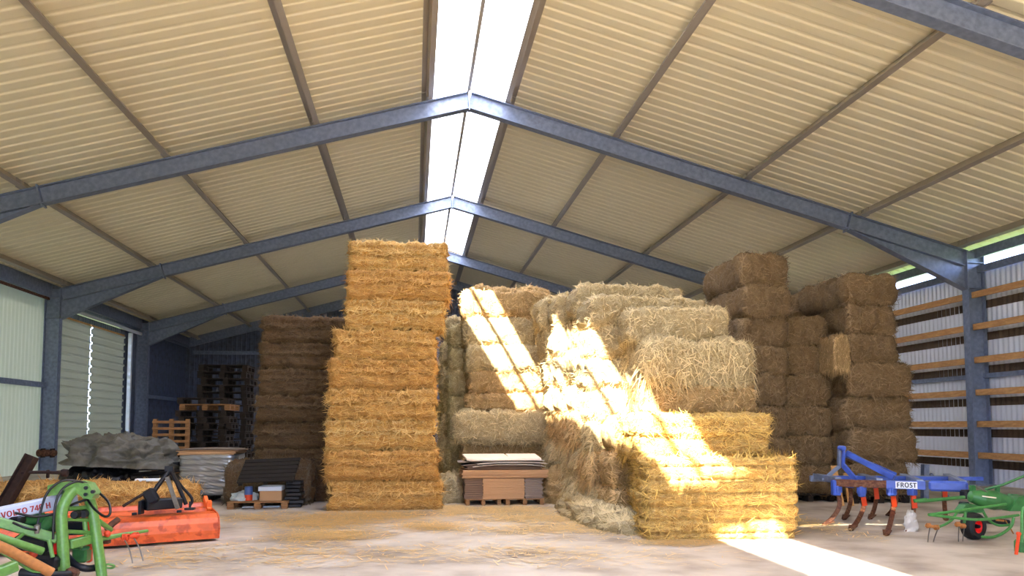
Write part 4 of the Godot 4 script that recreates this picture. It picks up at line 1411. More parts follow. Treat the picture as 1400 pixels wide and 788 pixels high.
func build_cultivator() -> void:
	var o := thing("cultivator", "blue tined cultivator with a lettered frame beside the front bale", "cultivator", Vector3(5.810, 0, -9.40))
	var n0 := Vector3(5.300, 0.470, -9.75)
	var n1 := Vector3(6.530, 0.460, -8.90)
	var f0 := Vector3(5.400, 0.460, -10.55)
	var f1 := Vector3(7.300, 0.510, -10.30)
	n0.y = 0.53; n1.y = 0.53; f0.y = 0.53; f1.y = 0.53
	var st := fresh()
	bar(st, n0, n0.lerp(n1, 0.43), 0.09, 0.09)
	own(st, "side_beam", M.worn_steel, o)
	st = fresh()
	bar(st, n0.lerp(n1, 0.41), n0.lerp(n1, 0.7), 0.095, 0.1)
	var lettered := own(st, "side_beam", M.blue_paint, o)
	st = fresh()
	bar(st, n0.lerp(n1, 0.72), n1, 0.11, 0.125, Vector3.UP, 0.03)
	own(st, "side_beam", M.blue_paint, o)
	st = fresh()
	bar(st, f0, f1, 0.08, 0.08)
	own(st, "side_beam", M.steel_blue, o)
	for k in [0.04, 0.36, 0.66, 0.97]:
		st = fresh()
		bar(st, n0.lerp(n1, k) + Vector3(0, 0.03, 0), f0.lerp(f1, k) + Vector3(0, 0.03, 0), 0.08, 0.08)
		own(st, "cross_beam", M.steel_blue, o)
	st = fresh()
	bar(st, f0.lerp(f1, 0.05) + Vector3(0, 0.04, 0.45), f1 + Vector3(0.1, 0.03, 0.5), 0.05, 0.05)
	own(st, "middle_beam", M.blue_paint, o)
	# name panel on the near beam
	var bs := along(n0, n1)
	st = fresh()
	var mid := n0.lerp(n1, 0.56)
	box(st, mid - bs.x * 0.049, Vector3(0.004, 0.085, 0.24), bs, 0.001)
	var panel := own(st, "name_panel", M.white_card, lettered)
	var word := put(words_mesh("FROST", 0.058), "lettering", M.lettering_dark, o)
	word.transform = Transform3D(Basis(bs.z * 0.92, bs.y, -bs.x), mid - bs.x * 0.0525 - bs.y * 0.0 - o.position)
	# the three-point mast
	var peak := Vector3(5.560, 0.950, -10.00)
	st = fresh()
	bar(st, peak + Vector3(0.02, 0, 0.02), Vector3(5.550, 0.730, -9.95), 0.03, 0.05, Vector3.BACK)
	bar(st, Vector3(5.550, 0.740, -9.95), n0.lerp(n1, 0.18) + Vector3(0, 0.04, 0), 0.035, 0.065, Vector3.BACK)
	own(st, "mast_leg", M.blue_paint, o)
	st = fresh()
	bar(st, peak + Vector3(-0.02, 0, -0.02), Vector3(5.550, 0.700, -10.05), 0.03, 0.05, Vector3.BACK)
	bar(st, Vector3(5.550, 0.720, -10.05), f0.lerp(n0, 0.5) + Vector3(0.02, 0.0, 0), 0.035, 0.06, Vector3.BACK)
	own(st, "mast_leg", M.steel_blue, o)
	st = fresh()
	lathe(st, peak + Vector3(0, 0.01, 0.06), Vector3.BACK, [Vector2(0, 0.02), Vector2(0.022, 0.02), Vector2(0.035, 0.0), Vector2(0.035, -0.1), Vector2(0, -0.12)], 14)
	own(st, "top_pin", M.blue_paint, o)
	for q in [[Vector3(5.630, 0.900, -10.00), n0.lerp(n1, 0.56) + Vector3(0, 0.07, -0.25)], [Vector3(5.690, 0.870, -10.10), f0.lerp(f1, 0.53) + Vector3(0, 0.06, 0.25)]]:
		st = fresh()
		bar(st, q[0], q[1], 0.06, 0.07, Vector3.UP, 0.006)
		own(st, "stay", M.blue_paint, o)
	st = fresh()
	box(st, n0 + Vector3(0.02, -0.06, 0.02), Vector3(0.1, 0.2, 0.08), Basis(), 0.01)
	own(st, "lower_link_bracket", M.blue_paint, o)
	st = fresh()
	box(st, n0.lerp(n1, 0.21) + Vector3(0, -0.1, 0.03), Vector3(0.09, 0.13, 0.08), Basis(), 0.02)
	own(st, "lower_link_bracket", M.blue_paint, o)
	st = fresh()
	box(st, n0.lerp(n1, 0.44) + Vector3(0, -0.09, 0.02), Vector3(0.11, 0.1, 0.08), Basis(), 0.02)
	own(st, "lower_link_bracket", M.blue_paint, o)
	var down := Vector3(0, -0.06, 0)
	shank(o, n0.lerp(n1, 0.03) + down, Vector3(5.130, 0, -9.68), false)
	shank(o, n0.lerp(n1, 0.22) + down, Vector3(5.190, 0, -9.17), true)
	shank(o, n0.lerp(n1, 0.45) + down, Vector3(5.350, 0, -8.70), true)
	shank(o, n0.lerp(n1, 0.6) + down, Vector3(5.830, 0, -9.05), true)
	shank(o, f0.lerp(f1, 0.28) + down, Vector3(5.710, 0, -10.25), false)
	shank(o, f0.lerp(f1, 0.46) + down, Vector3(6.080, 0, -10.25), true)
	shank(o, f0.lerp(f1, 0.6) + down, Vector3(6.550, 0, -10.60), false)
	shank(o, f0.lerp(f1, 0.95) + down, Vector3(7.000, 0, -10.00), true)
	var bag := put(heap(0.13, 0.09, 0.25, 31, 0.03, 4.0), "white_bag", M.white_bag, null, Vector3(5.880, -0.040, -9.05))
	tag(bag, "crumpled white bag caught on a tine of the blue cultivator", "bag")

func build_right_tedder() -> void:
	var o := thing("hay_tedder", "dark green folded hay tedder with a red-hubbed wheel at lower right", "tedder", Vector3(6.170, 0, -8.20))
	var st := fresh()
	# wheel
	var hub := Vector3(6.130, 0.030, -8.30)
	hub.y = 0.15
	var ax := Vector3(0.35, 0, 1).normalized()
	lathe(st, hub, ax, [Vector2(0.075, -0.07), Vector2(0.12, -0.075), Vector2(0.142, -0.055), Vector2(0.15, 0.0), Vector2(0.142, 0.055), Vector2(0.12, 0.075), Vector2(0.075, 0.07), Vector2(0.075, -0.07)], 28)
	var tyre := own(st, "tyre", M.rubber, o)
	st = fresh()
	lathe(st, hub, ax, [Vector2(0, 0.03), Vector2(0.03, 0.03), Vector2(0.05, 0.02), Vector2(0.07, 0.055), Vector2(0.082, 0.062), Vector2(0.082, -0.05), Vector2(0, -0.05)], 24)
	own(st, "wheel_rim", M.red_paint, tyre)
	st = fresh()
	lathe(st, hub, ax, [Vector2(0, 0.075), Vector2(0.018, 0.075), Vector2(0.024, 0.03)], 12)
	own(st, "hub_cap", M.black_metal, tyre)
	# arms
	st = fresh()
	tube(st, [Vector3(5.380, 0.440, -8.20), Vector3(5.500, 0.440, -8.20), Vector3(6.000, 0.470, -8.25)], 0.02, 10)
	tube(st, [Vector3(5.370, 0.450, -8.20), Vector3(5.520, 0.460, -8.20)], 0.012, 8)
	own(st, "rotor_arm", M.green_mid, o)
	st = fresh()
	tube(st, [Vector3(5.370, 0.320, -7.95), Vector3(5.830, 0.360, -8.00), Vector3(6.340, 0.410, -8.05)], 0.015, 8)
	own(st, "rotor_arm", M.green_leaf, o)
	st = fresh()
	tube(st, spline([Vector3(5.370, 0.320, -7.95), Vector3(5.620, 0.290, -7.95), Vector3(5.920, 0.260, -7.95), Vector3(6.200, 0.270, -8.00), Vector3(6.480, 0.290, -8.05)], 4), 0.015, 8)
	own(st, "rotor_arm", M.green_leaf, o)
	# hull and hoods
	st = fresh()
	lathe(st, Vector3(6.460, 0.420, -8.45), Vector3(1, -0.16, 0.1), [Vector2(0, -0.26), Vector2(0.06, -0.23), Vector2(0.1, -0.1), Vector2(0.11, 0.05), Vector2(0.08, 0.2), Vector2(0.04, 0.28), Vector2(0, 0.3)], 20)
	own(st, "gear_hull", M.green_mid, o)
	st = fresh()
	plate(st, Vector3(6.210, 0.320, -8.50), Vector3(1, 0.04, 0), Vector3.UP, [Vector2(-0.14, -0.045), Vector2(0.18, -0.05), Vector2(0.14, 0.02), Vector2(0.0, 0.06), Vector2(-0.05, 0.05)], 0.12)
	own(st, "hood", M.green_mid, o)
	st = fresh()
	plate(st, Vector3(6.730, 0.370, -8.40), Vector3(1, 0.0, 0), Vector3.UP, [Vector2(-0.12, -0.07), Vector2(0.1, -0.07), Vector2(0.12, 0.1), Vector2(0.0, 0.09)], 0.12)
	own(st, "hood", M.green_mid, o)
	st = fresh()
	lathe(st, Vector3(6.970, 0.410, -8.70), Vector3(1, -0.2, 0), [Vector2(0, -0.1), Vector2(0.04, -0.08), Vector2(0.05, 0.02), Vector2(0, 0.12)], 14)
	own(st, "hood", M.green_mid, o)
	st = fresh()
	box(st, Vector3(6.360, 0.460, -8.33), Vector3(0.17, 0.014, 0.01), Basis(Vector3.BACK, -0.12), 0.003)
	own(st, "pale_stripe", M.card_pale, o)
	st = fresh()
	bar(st, Vector3(6.290, 0.480, -8.50), Vector3(6.290, 0.580, -8.50), 0.05, 0.05, Vector3.BACK)
	own(st, "upright", M.green_mid, o)
	st = fresh()
	bar(st, Vector3(6.580, 0.430, -8.50), Vector3(6.600, 0.570, -8.50), 0.04, 0.04, Vector3.BACK)
	own(st, "upright", M.green_mid, o)
	st = fresh()
	box(st, Vector3(6.290, 0.470, -8.60), Vector3(0.12, 0.1, 0.12), Basis(), 0.02)
	own(st, "gear_joint", M.black_metal, o)
	st = fresh()
	box(st, Vector3(6.250, 0.360, -8.60), Vector3(0.08, 0.05, 0.1), Basis(), 0.015)
	own(st, "axle_beam", M.black_metal, o)
	st = fresh()
	box(st, Vector3(6.700, 0.140, -8.80), Vector3(0.5, 0.07, 0.1), Basis(Vector3.BACK, -0.1), 0.02)
	own(st, "gear_joint", M.black_metal, o)
	st = fresh()
	tube(st, spline([Vector3(5.940, 0.300, -8.30), Vector3(5.850, 0.230, -8.25), Vector3(5.740, 0.190, -8.20), Vector3(5.660, 0.160, -8.20)], 4), 0.014, 8)
	own(st, "curved_arm", M.green_leaf, o)
	st = fresh()
	tube(st, [Vector3(6.010, 0.310, -8.25), Vector3(5.990, 0.190, -8.25)], 0.016, 8)
	own(st, "curved_arm", M.green_leaf, o)
	st = fresh()
	tube(st, spline([Vector3(6.260, 0.300, -8.30), Vector3(6.320, 0.210, -8.30), Vector3(6.440, 0.150, -8.30), Vector3(6.600, 0.160, -8.30)], 4), 0.014, 8)
	own(st, "curved_arm", M.green_leaf, o)
	st = fresh()
	tube(st, spline([Vector3(6.580, 0.240, -8.25), Vector3(6.550, 0.150, -8.25), Vector3(6.440, 0.070, -8.25), Vector3(6.310, 0.030, -8.25), Vector3(6.170, 0.040, -8.25)], 5), 0.016, 10)
	own(st, "curved_arm", M.green_leaf, o)
	st = fresh()
	tube(st, [Vector3(6.250, 0.590, -8.40), Vector3(6.480, 0.450, -8.40)], 0.01, 8)
	own(st, "push_rod", M.bare_steel, o)
	st = fresh()
	tube(st, [Vector3(6.440, 0.530, -8.50), Vector3(6.590, 0.590, -8.40), Vector3(6.800, 0.740, -8.20)], 0.014, 8)
	own(st, "guard_rail", M.green_mid, o)
	tine_pair(o, Vector3(5.500, 0.180, -8.15), Vector3(5.510, -0.080, -8.20), Vector3(5.590, 0.160, -8.15), Vector3(5.560, -0.080, -8.20), M.tan_shield)
	tine_pair(o, Vector3(5.840, 0.190, -8.15), Vector3(5.860, -0.090, -8.18), Vector3(5.900, 0.170, -8.15), Vector3(5.920, -0.080, -8.20), M.tan_shield)
	st = fresh()
	tube(st, spline([Vector3(6.560, 0.200, -8.35), Vector3(6.610, 0.120, -8.35), Vector3(6.650, 0.050, -8.35)], 3), 0.007, 6)
	tube(st, [Vector3(6.410, 0.210, -8.30), Vector3(6.500, 0.200, -8.30)], 0.012, 6)
	own(st, "tine_spring", M.tan_shield, o)
	# the upright end rotor cut by the right edge of the view
	st = fresh()
	tube(st, spline([Vector3(6.120, 0.460, -7.40), Vector3(6.040, 0.450, -7.40), Vector3(6.000, 0.400, -7.40), Vector3(5.990, 0.260, -7.40), Vector3(5.980, 0.100, -7.40)], 4), 0.016, 10)
	own(st, "guard_hoop", M.green_leaf, o)
	st = fresh()
	box(st, Vector3(6.030, 0.020, -7.45), Vector3(0.13, 0.2, 0.12), Basis(), 0.02)
	bar(st, Vector3(5.910, -0.060, -7.40), Vector3(6.090, -0.000, -7.40), 0.04, 0.04)
	own(st, "rotor_head", M.green_mid, o)
	st = fresh()
	bar(st, Vector3(5.870, 0.190, -7.30), Vector3(5.800, -0.170, -7.30), 0.022, 0.03, Vector3.BACK)
	lathe(st, Vector3(5.870, 0.200, -7.30), Vector3.BACK, [Vector2(0, 0.02), Vector2(0.018, 0.015), Vector2(0.018, -0.015), Vector2(0, -0.02)], 10)
	own(st, "orange_tine_arm", M.orange_red, o)
	st = fresh()
	var ring := []
	for k in 17:
		var w := TAU * k / 16.0
		ring.append(Vector3(5.840, -0.170, -7.25) + Vector3(cos(w) * 0.085, sin(w) * 0.03 + 0.01, sin(w) * 0.07))
	tube(st, ring, 0.018, 8)
	own(st, "orange_ring", M.orange_plain, o)
	st = fresh()
	tube(st, [Vector3(5.960, -0.030, -7.40), Vector3(5.930, -0.130, -7.40)], 0.012, 8)
	own(st, "pin", M.black_metal, o)

# ---------------------------------------------------------------- the bales, stack by stack
func build_bales() -> void:
	make_bales()
	bale("straw", "straw", 2, Vector3(-0.43, 0.000, -12.62), 0.6, Vector3(1.65, 0.436, 0.90), "golden straw bale in the tall free-standing stack, lowest", "tall straw stack")
	bale("straw", "straw_deep", 4, Vector3(-0.48, 0.452, -12.60), -0.9, Vector3(1.64, 0.436, 0.90), "golden straw bale in the tall free-standing stack, second up", "tall straw stack")
	bale("straw", "straw_pale", 1, Vector3(-0.50, 0.904, -12.62), 0.3, Vector3(1.58, 0.436, 0.90), "golden straw bale in the tall free-standing stack, third up", "tall straw stack")
	bale("straw", "straw", 0, Vector3(-0.49, 1.356, -12.60), -0.3, Vector3(1.57, 0.436, 0.90), "golden straw bale in the tall free-standing stack, fourth up", "tall straw stack")
	bale("straw", "straw_deep", 3, Vector3(-0.48, 1.808, -12.61), 0.1, Vector3(1.57, 0.436, 0.90), "golden straw bale in the tall free-standing stack, fifth up", "tall straw stack")
	bale("straw", "straw", 0, Vector3(-0.44, 2.260, -12.62), 0.5, Vector3(1.49, 0.436, 0.90), "golden straw bale in the tall free-standing stack, sixth up", "tall straw stack")
	bale("straw", "straw_pale", 1, Vector3(-0.31, 2.712, -12.62), 0.8, Vector3(1.45, 0.436, 0.90), "golden straw bale in the tall free-standing stack, seventh up", "tall straw stack")
	bale("straw", "straw_deep", 1, Vector3(-0.26, 3.164, -12.61), 0.5, Vector3(1.51, 0.436, 0.90), "golden straw bale in the tall free-standing stack, eighth up", "tall straw stack")
	bale("straw", "straw_pale", 4, Vector3(-0.27, 3.616, -12.64), 0.2, Vector3(1.46, 0.436, 0.90), "golden straw bale in the tall free-standing stack, topmost", "tall straw stack")
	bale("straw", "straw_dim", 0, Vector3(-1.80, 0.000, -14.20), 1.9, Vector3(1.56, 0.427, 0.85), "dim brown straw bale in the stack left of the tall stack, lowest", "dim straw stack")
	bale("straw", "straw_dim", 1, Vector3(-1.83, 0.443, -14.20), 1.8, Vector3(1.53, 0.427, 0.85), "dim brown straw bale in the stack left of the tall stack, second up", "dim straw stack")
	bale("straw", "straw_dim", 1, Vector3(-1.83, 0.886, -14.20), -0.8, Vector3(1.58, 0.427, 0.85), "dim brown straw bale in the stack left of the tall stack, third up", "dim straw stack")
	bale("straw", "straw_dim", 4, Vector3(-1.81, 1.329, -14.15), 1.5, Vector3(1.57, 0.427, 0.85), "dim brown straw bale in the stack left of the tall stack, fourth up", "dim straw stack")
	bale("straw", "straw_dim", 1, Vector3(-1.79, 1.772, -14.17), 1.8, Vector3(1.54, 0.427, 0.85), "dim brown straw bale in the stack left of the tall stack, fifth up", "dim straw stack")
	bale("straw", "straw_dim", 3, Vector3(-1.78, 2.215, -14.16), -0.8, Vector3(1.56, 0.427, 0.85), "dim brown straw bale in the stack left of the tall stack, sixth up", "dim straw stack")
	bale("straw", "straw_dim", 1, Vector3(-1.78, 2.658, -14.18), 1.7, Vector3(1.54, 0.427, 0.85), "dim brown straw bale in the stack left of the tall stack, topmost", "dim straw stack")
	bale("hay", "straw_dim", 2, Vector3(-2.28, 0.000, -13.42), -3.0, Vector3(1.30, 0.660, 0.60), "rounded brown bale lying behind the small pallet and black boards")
	bale("hay", "hay_brown", 2, Vector3(1.72, 0.000, -15.16), -1.7, Vector3(1.65, 0.479, 0.85), "hay bale in the middle stack behind the cardboard, lowest", "middle hay stack")
	bale("hay", "hay_brown", 2, Vector3(1.75, 0.470, -15.13), 1.3, Vector3(1.70, 0.469, 0.85), "hay bale in the middle stack behind the cardboard, second up", "middle hay stack")
	bale("hay", "hay", 4, Vector3(1.60, 0.930, -14.86), -2.0, Vector3(1.76, 0.581, 0.85), "hay bale in the middle stack behind the cardboard, third up", "middle hay stack")
	bale("hay", "hay_brown", 2, Vector3(1.72, 1.500, -15.15), -1.7, Vector3(1.50, 0.357, 0.85), "hay bale in the middle stack behind the cardboard, fourth up", "middle hay stack")
	bale("hay", "hay_brown", 2, Vector3(1.75, 1.850, -15.18), 1.3, Vector3(1.47, 0.408, 0.85), "hay bale in the middle stack behind the cardboard, fifth up", "middle hay stack")
	bale("hay", "hay", 3, Vector3(1.72, 2.250, -15.13), 0.8, Vector3(1.52, 0.510, 0.85), "hay bale in the middle stack behind the cardboard, sixth up", "middle hay stack")
	bale("hay", "hay", 1, Vector3(1.67, 2.750, -15.19), -0.1, Vector3(1.50, 0.510, 0.85), "hay bale in the middle stack behind the cardboard, seventh up", "middle hay stack")
	bale("hay", "hay_brown", 1, Vector3(1.68, 3.250, -15.17), -1.8, Vector3(1.61, 0.520, 0.85), "hay bale in the middle stack behind the cardboard, topmost", "middle hay stack")
	bale("hay", "hay_brown", 1, Vector3(1.82, 3.420, -15.70), 3.0, Vector3(1.50, 0.520, 0.80), "thin hay edge showing above and behind the top of the middle stack")
	bale("hay", "hay_green", 0, Vector3(1.59, 0.000, -15.85), -0.9, Vector3(1.65, 0.471, 0.95), "greyish hay bale in the first column behind the middle stack, lowest", "columns behind the middle stack")
	bale("hay", "hay_green", 3, Vector3(1.48, 0.457, -15.85), 1.7, Vector3(1.65, 0.471, 0.95), "greyish hay bale in the first column behind the middle stack, second up", "columns behind the middle stack")
	bale("hay", "hay_green", 2, Vector3(1.53, 0.914, -15.85), 2.0, Vector3(1.65, 0.471, 0.95), "greyish hay bale in the first column behind the middle stack, third up", "columns behind the middle stack")
	bale("hay", "hay_green", 3, Vector3(1.49, 1.371, -15.85), -1.9, Vector3(1.65, 0.471, 0.95), "greyish hay bale in the first column behind the middle stack, fourth up", "columns behind the middle stack")
	bale("hay", "hay_green", 1, Vector3(1.49, 1.829, -15.85), -1.5, Vector3(1.65, 0.471, 0.95), "greyish hay bale in the first column behind the middle stack, fifth up", "columns behind the middle stack")
	bale("hay", "hay_green", 3, Vector3(1.52, 2.286, -15.85), -0.9, Vector3(1.65, 0.471, 0.95), "greyish hay bale in the first column behind the middle stack, sixth up", "columns behind the middle stack")
	bale("hay", "hay_green", 4, Vector3(1.51, 2.743, -15.85), -0.2, Vector3(1.65, 0.471, 0.95), "greyish hay bale in the first column behind the middle stack, topmost", "columns behind the middle stack")
	bale("hay", "hay", 4, Vector3(1.47, 0.000, -17.15), 1.8, Vector3(1.65, 0.515, 0.95), "greyish hay bale in the second column behind the middle stack, lowest", "columns behind the middle stack")
	bale("hay", "hay", 2, Vector3(1.38, 0.500, -17.15), 2.7, Vector3(1.65, 0.515, 0.95), "greyish hay bale in the second column behind the middle stack, second up", "columns behind the middle stack")
	bale("hay", "hay", 0, Vector3(1.41, 1.000, -17.15), 0.1, Vector3(1.65, 0.515, 0.95), "greyish hay bale in the second column behind the middle stack, third up", "columns behind the middle stack")
	bale("hay", "hay", 2, Vector3(1.49, 1.500, -17.15), -1.0, Vector3(1.65, 0.515, 0.95), "greyish hay bale in the second column behind the middle stack, fourth up", "columns behind the middle stack")
	bale("hay", "hay", 4, Vector3(1.39, 2.000, -17.15), 1.1, Vector3(1.65, 0.515, 0.95), "greyish hay bale in the second column behind the middle stack, fifth up", "columns behind the middle stack")
	bale("hay", "hay", 2, Vector3(1.40, 2.500, -17.15), -2.5, Vector3(1.65, 0.515, 0.95), "greyish hay bale in the second column behind the middle stack, sixth up", "columns behind the middle stack")
	bale("hay", "hay", 1, Vector3(1.47, 3.000, -17.15), -1.1, Vector3(1.65, 0.515, 0.95), "greyish hay bale in the second column behind the middle stack, topmost", "columns behind the middle stack")
	bale("hay", "hay_green", 3, Vector3(1.33, 0.000, -18.45), -2.7, Vector3(1.65, 0.456, 0.95), "greyish hay bale in the third column behind the middle stack, lowest", "columns behind the middle stack")
	bale("hay", "hay_green", 4, Vector3(1.37, 0.443, -18.45), -0.6, Vector3(1.65, 0.456, 0.95), "greyish hay bale in the third column behind the middle stack, second up", "columns behind the middle stack")
	bale("hay", "hay_green", 1, Vector3(1.40, 0.886, -18.45), -0.9, Vector3(1.65, 0.456, 0.95), "greyish hay bale in the third column behind the middle stack, third up", "columns behind the middle stack")
	bale("hay", "hay_green", 2, Vector3(1.36, 1.329, -18.45), -0.5, Vector3(1.65, 0.456, 0.95), "greyish hay bale in the third column behind the middle stack, fourth up", "columns behind the middle stack")
	bale("hay", "hay_green", 0, Vector3(1.43, 1.771, -18.45), 0.8, Vector3(1.65, 0.456, 0.95), "greyish hay bale in the third column behind the middle stack, fifth up", "columns behind the middle stack")
	bale("hay", "hay_green", 3, Vector3(1.35, 2.214, -18.45), -1.8, Vector3(1.65, 0.456, 0.95), "greyish hay bale in the third column behind the middle stack, sixth up", "columns behind the middle stack")
	bale("hay", "hay_green", 4, Vector3(1.42, 2.657, -18.45), 0.8, Vector3(1.65, 0.456, 0.95), "greyish hay bale in the third column behind the middle stack, topmost", "columns behind the middle stack")
	bale("shaggy", "hay_brown", 0, Vector3(3.25, 0.000, -13.83), -2.0, Vector3(1.65, 0.502, 0.83), "hay bale in the first row from the back of the stepped stack, lowest", "stepped hay stack")
	bale("shaggy", "hay", 1, Vector3(3.18, 0.487, -13.83), -1.2, Vector3(1.66, 0.502, 0.83), "hay bale in the first row from the back of the stepped stack, second up", "stepped hay stack")
	bale("shaggy", "hay_brown", 0, Vector3(3.23, 0.974, -13.83), 2.9, Vector3(1.66, 0.502, 0.83), "hay bale in the first row from the back of the stepped stack, third up", "stepped hay stack")
	bale("hay", "hay", 2, Vector3(3.13, 1.461, -13.83), -0.1, Vector3(1.64, 0.502, 0.83), "hay bale in the first row from the back of the stepped stack, fourth up", "stepped hay stack")
	bale("hay", "hay", 1, Vector3(3.08, 1.949, -13.83), -2.3, Vector3(1.69, 0.502, 0.83), "hay bale in the first row from the back of the stepped stack, fifth up", "stepped hay stack")
	bale("hay", "hay", 1, Vector3(3.03, 2.436, -13.83), 0.8, Vector3(1.66, 0.502, 0.83), "hay bale in the first row from the back of the stepped stack, sixth up", "stepped hay stack")
	bale("hay", "hay", 0, Vector3(2.93, 2.923, -13.83), -0.0, Vector3(1.66, 0.502, 0.83), "hay bale in the first row from the back of the stepped stack, topmost", "stepped hay stack")
	bale("shaggy", "hay", 1, Vector3(3.27, 0.000, -13.03), -2.6, Vector3(1.68, 0.494, 0.83), "hay bale in the second row from the back of the stepped stack, lowest", "stepped hay stack")
	bale("shaggy", "hay", 0, Vector3(3.23, 0.480, -13.03), 1.6, Vector3(1.65, 0.494, 0.83), "hay bale in the second row from the back of the stepped stack, second up", "stepped hay stack")
	bale("shaggy", "hay_brown", 1, Vector3(3.21, 0.960, -13.03), 2.0, Vector3(1.64, 0.494, 0.83), "hay bale in the second row from the back of the stepped stack, third up", "stepped hay stack")
	bale("hay", "hay_brown", 2, Vector3(3.17, 1.440, -13.03), 2.7, Vector3(1.65, 0.494, 0.83), "hay bale in the second row from the back of the stepped stack, fourth up", "stepped hay stack")
	bale("hay", "hay", 0, Vector3(3.13, 1.920, -13.03), -0.2, Vector3(1.68, 0.494, 0.83), "hay bale in the second row from the back of the stepped stack, fifth up", "stepped hay stack")
	bale("hay", "hay", 2, Vector3(3.10, 2.400, -13.03), -0.2, Vector3(1.69, 0.494, 0.83), "hay bale in the second row from the back of the stepped stack, sixth up", "stepped hay stack")
	bale("hay", "hay", 2, Vector3(3.10, 2.880, -13.03), -0.9, Vector3(1.67, 0.494, 0.83), "hay bale in the second row from the back of the stepped stack, topmost", "stepped hay stack")
	bale("shaggy", "hay", 1, Vector3(3.23, 0.000, -12.19), -0.9, Vector3(1.69, 0.496, 0.83), "hay bale in the third row from the back of the stepped stack, lowest", "stepped hay stack")
	bale("shaggy", "hay", 1, Vector3(3.28, 0.481, -12.19), 2.9, Vector3(1.70, 0.496, 0.83), "hay bale in the third row from the back of the stepped stack, second up", "stepped hay stack")
	bale("shaggy", "hay_brown", 0, Vector3(3.19, 0.963, -12.19), -1.8, Vector3(1.65, 0.496, 0.83), "hay bale in the third row from the back of the stepped stack, third up", "stepped hay stack")
	bale("hay", "hay", 2, Vector3(3.25, 1.444, -12.19), 1.1, Vector3(1.68, 0.496, 0.83), "hay bale in the third row from the back of the stepped stack, fourth up", "stepped hay stack")
	bale("hay", "hay", 1, Vector3(3.22, 1.926, -12.19), 0.7, Vector3(1.69, 0.496, 0.83), "hay bale in the third row from the back of the stepped stack, fifth up", "stepped hay stack")
	bale("hay", "hay_brown", 3, Vector3(3.25, 2.407, -12.19), -1.2, Vector3(1.66, 0.496, 0.83), "hay bale in the third row from the back of the stepped stack, sixth up", "stepped hay stack")
	bale("hay", "hay", 2, Vector3(3.23, 2.889, -12.19), 1.3, Vector3(1.62, 0.496, 0.83), "hay bale in the third row from the back of the stepped stack, topmost", "stepped hay stack")
	bale("shaggy", "hay", 1, Vector3(3.29, 0.000, -11.36), 0.7, Vector3(1.63, 0.450, 0.83), "hay bale in the fourth row from the back of the stepped stack, lowest", "stepped hay stack")
	bale("shaggy", "hay_brown", 0, Vector3(3.23, 0.437, -11.36), 0.8, Vector3(1.62, 0.450, 0.83), "hay bale in the fourth row from the back of the stepped stack, second up", "stepped hay stack")
	bale("shaggy", "hay", 0, Vector3(3.29, 0.874, -11.36), -2.0, Vector3(1.69, 0.450, 0.83), "hay bale in the fourth row from the back of the stepped stack, third up", "stepped hay stack")
	bale("hay", "hay", 1, Vector3(3.26, 1.311, -11.36), -0.1, Vector3(1.66, 0.450, 0.83), "hay bale in the fourth row from the back of the stepped stack, fourth up", "stepped hay stack")
	bale("hay", "hay", 2, Vector3(3.23, 1.749, -11.36), -0.7, Vector3(1.67, 0.450, 0.83), "hay bale in the fourth row from the back of the stepped stack, fifth up", "stepped hay stack")
	bale("hay", "hay", 1, Vector3(3.26, 2.186, -11.36), 1.3, Vector3(1.65, 0.450, 0.83), "hay bale in the fourth row from the back of the stepped stack, sixth up", "stepped hay stack")
	bale("hay", "hay", 2, Vector3(3.27, 2.623, -11.36), 2.1, Vector3(1.69, 0.450, 0.83), "hay bale in the fourth row from the back of the stepped stack, topmost", "stepped hay stack")
	bale("hay", "hay_brown", 0, Vector3(3.28, 0.000, -10.40), 1.0, Vector3(1.60, 0.459, 0.82), "lowest hay bale of the front row of the stepped stack", "stepped hay stack")
	bale("hay", "hay_brown", 1, Vector3(3.30, 0.450, -10.40), -2.0, Vector3(1.60, 0.459, 0.82), "hay bale second from the floor in the front row of the stepped stack", "stepped hay stack")
	bale("hay", "hay_brown", 2, Vector3(3.36, 0.900, -10.40), 2.0, Vector3(1.60, 0.469, 0.82), "hay bale third from the floor in the front row of the stepped stack", "stepped hay stack")
	bale("hay", "hay_brown", 3, Vector3(3.68, 1.360, -10.40), -1.0, Vector3(1.50, 0.408, 0.82), "shaded hay bale under the shaggy one, above the sunlit golden bale", "stepped hay stack")
	bale("shaggy", "hay", 0, Vector3(3.64, 1.760, -10.40), 2.0, Vector3(1.50, 0.622, 0.82), "shaggy pale hay bale overhanging the front row, lit strongly by daylight", "stepped hay stack")
	bale("hay", "hay", 3, Vector3(3.48, 2.350, -10.55), -4.0, Vector3(1.36, 0.470, 0.66), "tilted brown hay bale lying on top of the shaggy pale bale", "stepped hay stack")
	bale("edge", "straw_bright", 0, Vector3(3.40, 0.000, -8.85), 0.5, Vector3(1.72, 0.470, 0.88), "big golden straw bale on its long side, nearest of all, lined by twine", "front straw bales", true)
	bale("edge", "straw_bright", 0, Vector3(3.52, 0.000, -9.38), -1.5, Vector3(1.80, 0.460, 0.87), "golden straw bale on its side directly behind the nearest one", "front straw bales", true)
	bale("straw", "straw_bright", 3, Vector3(3.35, 0.875, -9.45), 1.0, Vector3(1.60, 0.500, 0.84), "bright golden straw bale lying on the two front bales", "front straw bales")
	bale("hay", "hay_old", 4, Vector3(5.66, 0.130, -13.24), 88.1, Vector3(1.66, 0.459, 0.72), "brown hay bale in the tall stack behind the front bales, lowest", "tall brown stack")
	bale("hay", "hay_old", 4, Vector3(5.69, 0.580, -13.25), 89.2, Vector3(1.66, 0.510, 0.73), "brown hay bale in the tall stack behind the front bales, second up", "tall brown stack")
